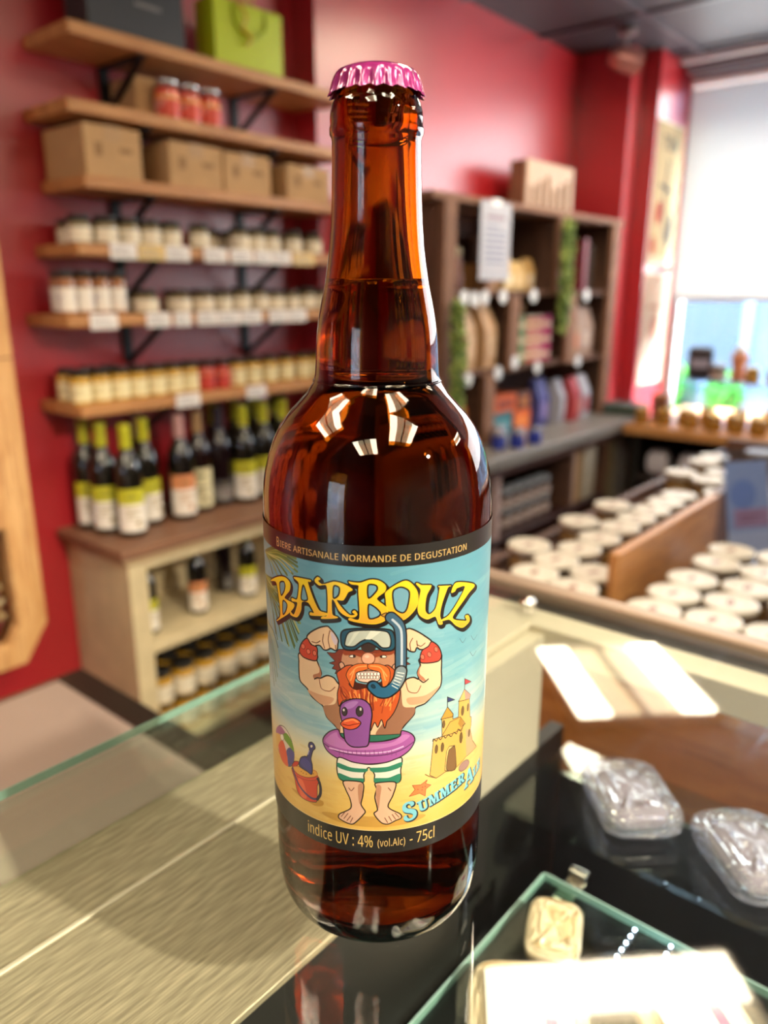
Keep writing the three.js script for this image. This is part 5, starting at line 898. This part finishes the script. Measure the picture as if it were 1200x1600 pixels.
// ---------------------------------------------------------------- counter under the window
{
  const c = thing('window_counter', 'long wooden counter under the window set with honey jars', 'counter', [0, 0, 0]);
  part('counter_top', lim(3.3, 4.09, 0.875, 0.915, -1.385, 0.9, 0.004), wood('shelf', 0.4), c);
  for (const z of [-1.36, -0.3, 0.85]) part('support', lim(3.36, 4.05, 0, 0.875, z, z + 0.03), BLACK, c);
  part('shelf', lim(3.36, 4.05, 0.66, 0.685, -1.33, -0.3), mat('#2c2220', 0.5), c); part('back', lim(4.05, 4.07, 0, 0.875, -1.38, 0.9), mat('#3a1a1e', 0.5), c);
}
[[3.37, -1.33], [3.4, -1.24], [3.46, -1.17], [3.39, -1.12], [3.45, -1.06], [3.38, -1.02], [3.47, -0.97], [3.39, -0.93], [3.46, -0.87], [3.38, -0.84], [3.46, -0.77], [3.38, -0.74]].forEach(([x, z], i) => jar('gold', [x, 0.915, z], `${ORD[i]} gold-lidded honey jar from the corner on the window counter`, 'honey jars on the window counter', 0, 'honey_jar'));
[[3.47, -1.12], [3.44, -0.98], [3.53, -0.86]].forEach(([x, z], i) => jar('gold', [3.6, 0.915, z], `${['left', 'middle', 'right'][i]} gold-lidded jar of the three standing behind on the window counter`, 'honey jars behind on the window counter', 0, 'honey_jar'));
{
  const g = thing('glass_riser', 'glass riser shelf standing on the window counter', 'riser', [0, 0.915, 0]);
  part('plate', lim(3.68, 3.92, 0.165, 0.173, -1.3, -0.4, 0.002), mat('#cfd6e6', 0.08, { transmission: 0.8, thickness: 0 }), g);
  for (const z of [-1.28, -0.86, -0.44]) part('leg', lim(3.7, 3.9, 0, 0.165, z, z + 0.012), z === -0.86 ? mat('#3a2a30', 0.4) : mat('#dfe6ee', 0.05, { transmission: 1, thickness: 0 }), g);
  const r = 0.915 + 0.173;
  const bk = thing('dark_canister', 'dark rounded canister on the glass riser against the window', 'canister', [3.78, r, -1.235], 0.3); part('body', bx(0.1, 0.15, 0.11, 0, 0, 0, 0.025), mat('#281c24', 0.45), bk); part('label_plate', bx(0.001, 0.04, 0.08, -0.0505, 0.055, 0), mat('#9a94a8', 0.4), bk);
  [[3.75, -1.14, 'darkjam', 'dark jar beside the canister on the glass riser'], [3.75, -0.99, 'gold', 'first gold-lidded jar on the glass riser'], [3.75, -0.9, 'gold', 'second gold-lidded jar on the glass riser'], [3.83, -0.82, 'gold', 'third gold-lidded jar on the glass riser'], [3.75, -0.74, 'gold', 'fourth gold-lidded jar on the glass riser']].forEach(([x, z, k, l]) => jar(k, [x, r, z], l, 'jars on the glass riser', 0, 'riser_jar'));
  const f = thing('pot_figure', 'small orange pot with pale stopper on the glass riser', 'pot', [3.8, r, -1.065]); part('pot_body', lathe([[0, 0], [0.03, 0], [0.036, 0.03], [0.026, 0.06], [0.038, 0.1], [0.036, 0.125], [0, 0.125]], 20), mat('#c07a54', 0.4), f); part('stopper', new THREE.SphereGeometry(0.024, 16, 10).translate(0, 0.14, 0), mat('#e8e2dc', 0.3), f);
  const bxn = thing('amber_block', 'stack of amber soap bars at the corner of the window counter', 'soap', [3.52, 0.915, -1.3], 0.1); for (let k = 0; k < 4; k++) part('bar', bx(0.09, 0.03, 0.07, 0, k * 0.031, 0, 0.006), mat(['#7a4a34', '#8f5a3c', '#6d4030', '#9a6444'][k], 0.3), bxn);
}
for (const [x, z, w, l] of [[3.44, -1.26, 0.1, 'left'], [3.44, -1.12, 0.09, 'middle'], [3.44, -0.99, 0.09, 'right']]) { const t = thing('white_package', l + ' of three white packages on the dark shelf under the window counter', 'package', [x, 0.685, z], 0.1, 'white packages under the window counter'); part('package_body', pillow(0.1, w, 0.1, 0.1, 16), mat('#e6e0e6', 0.35), t); part('seal', bx(0.08, 0.004, w * 0.7, 0, 0.101, 0, 0.001), mat('#cfc8d4', 0.3), t); }
// ---------------------------------------------------------------- posters in the window recess
const posterA = canvas(256, 512, (g, w, h) => { g.fillStyle = '#d8c49a'; g.fillRect(0, 0, w, h); g.fillStyle = '#3c4a58'; g.font = 'bold 70px sans-serif'; g.fillText('TON', 60, 96); g.strokeStyle = '#34465a'; g.lineWidth = 14; g.beginPath(); g.moveTo(130, 130); g.lineTo(110, 300); g.lineTo(150, 420); g.stroke(); g.beginPath(); g.moveTo(60, 220); g.lineTo(180, 240); g.stroke(); g.fillStyle = '#b8443a'; g.beginPath(); g.ellipse(70, 320, 30, 44, 0.3, 0, 7); g.fill(); g.beginPath(); g.ellipse(40, 440, 24, 34, 0, 0, 7); g.fill(); g.fillStyle = '#3a4656'; g.beginPath(); g.ellipse(190, 380, 26, 70, 0.2, 0, 7); g.fill(); g.fillStyle = '#efe2c4'; g.fillRect(0, 478, w, 34); });
const posterB = canvas(256, 420, (g, w, h) => { g.fillStyle = '#dcc4b0'; g.fillRect(0, 0, w, h); g.strokeStyle = '#8a5a50'; g.lineWidth = 8; g.beginPath(); g.arc(130, 90, 74, 3.3, 6.1); g.stroke(); g.fillStyle = '#a87a68'; g.fillRect(60, 120, 150, 14); g.beginPath(); g.ellipse(130, 210, 46, 60, 0.4, 0, 7); g.fill(); g.fillStyle = '#566070'; g.beginPath(); g.ellipse(110, 280, 16, 40, 0.5, 0, 7); g.fill(); g.fillStyle = '#f0e2d4'; g.fillRect(40, 340, 180, 60); });
for (const [y0, y1, t, l] of [[1.61, 2.26, posterA, 'tall cream vintage poster with dark lettering beside the window'], [1.03, 1.575, posterB, 'lower pinkish vintage poster beside the window']]) { const p = thing('poster', l, 'poster', [3.985, y0, -1.556]); part('sheet', pbx(0.33, y1 - y0, 0.003, 0, 0, 0), mat('#b4b0ac', 1, { map: t, specularIntensity: 0.3 }), p); part('border', [bx(0.33, 0.006, 0.004, 0, 0, 0.0005), bx(0.33, 0.006, 0.004, 0, y1 - y0 - 0.006, 0.0005)], mat('#d8cbb0', 0.5), p); }
renderer.render(scene, camera);
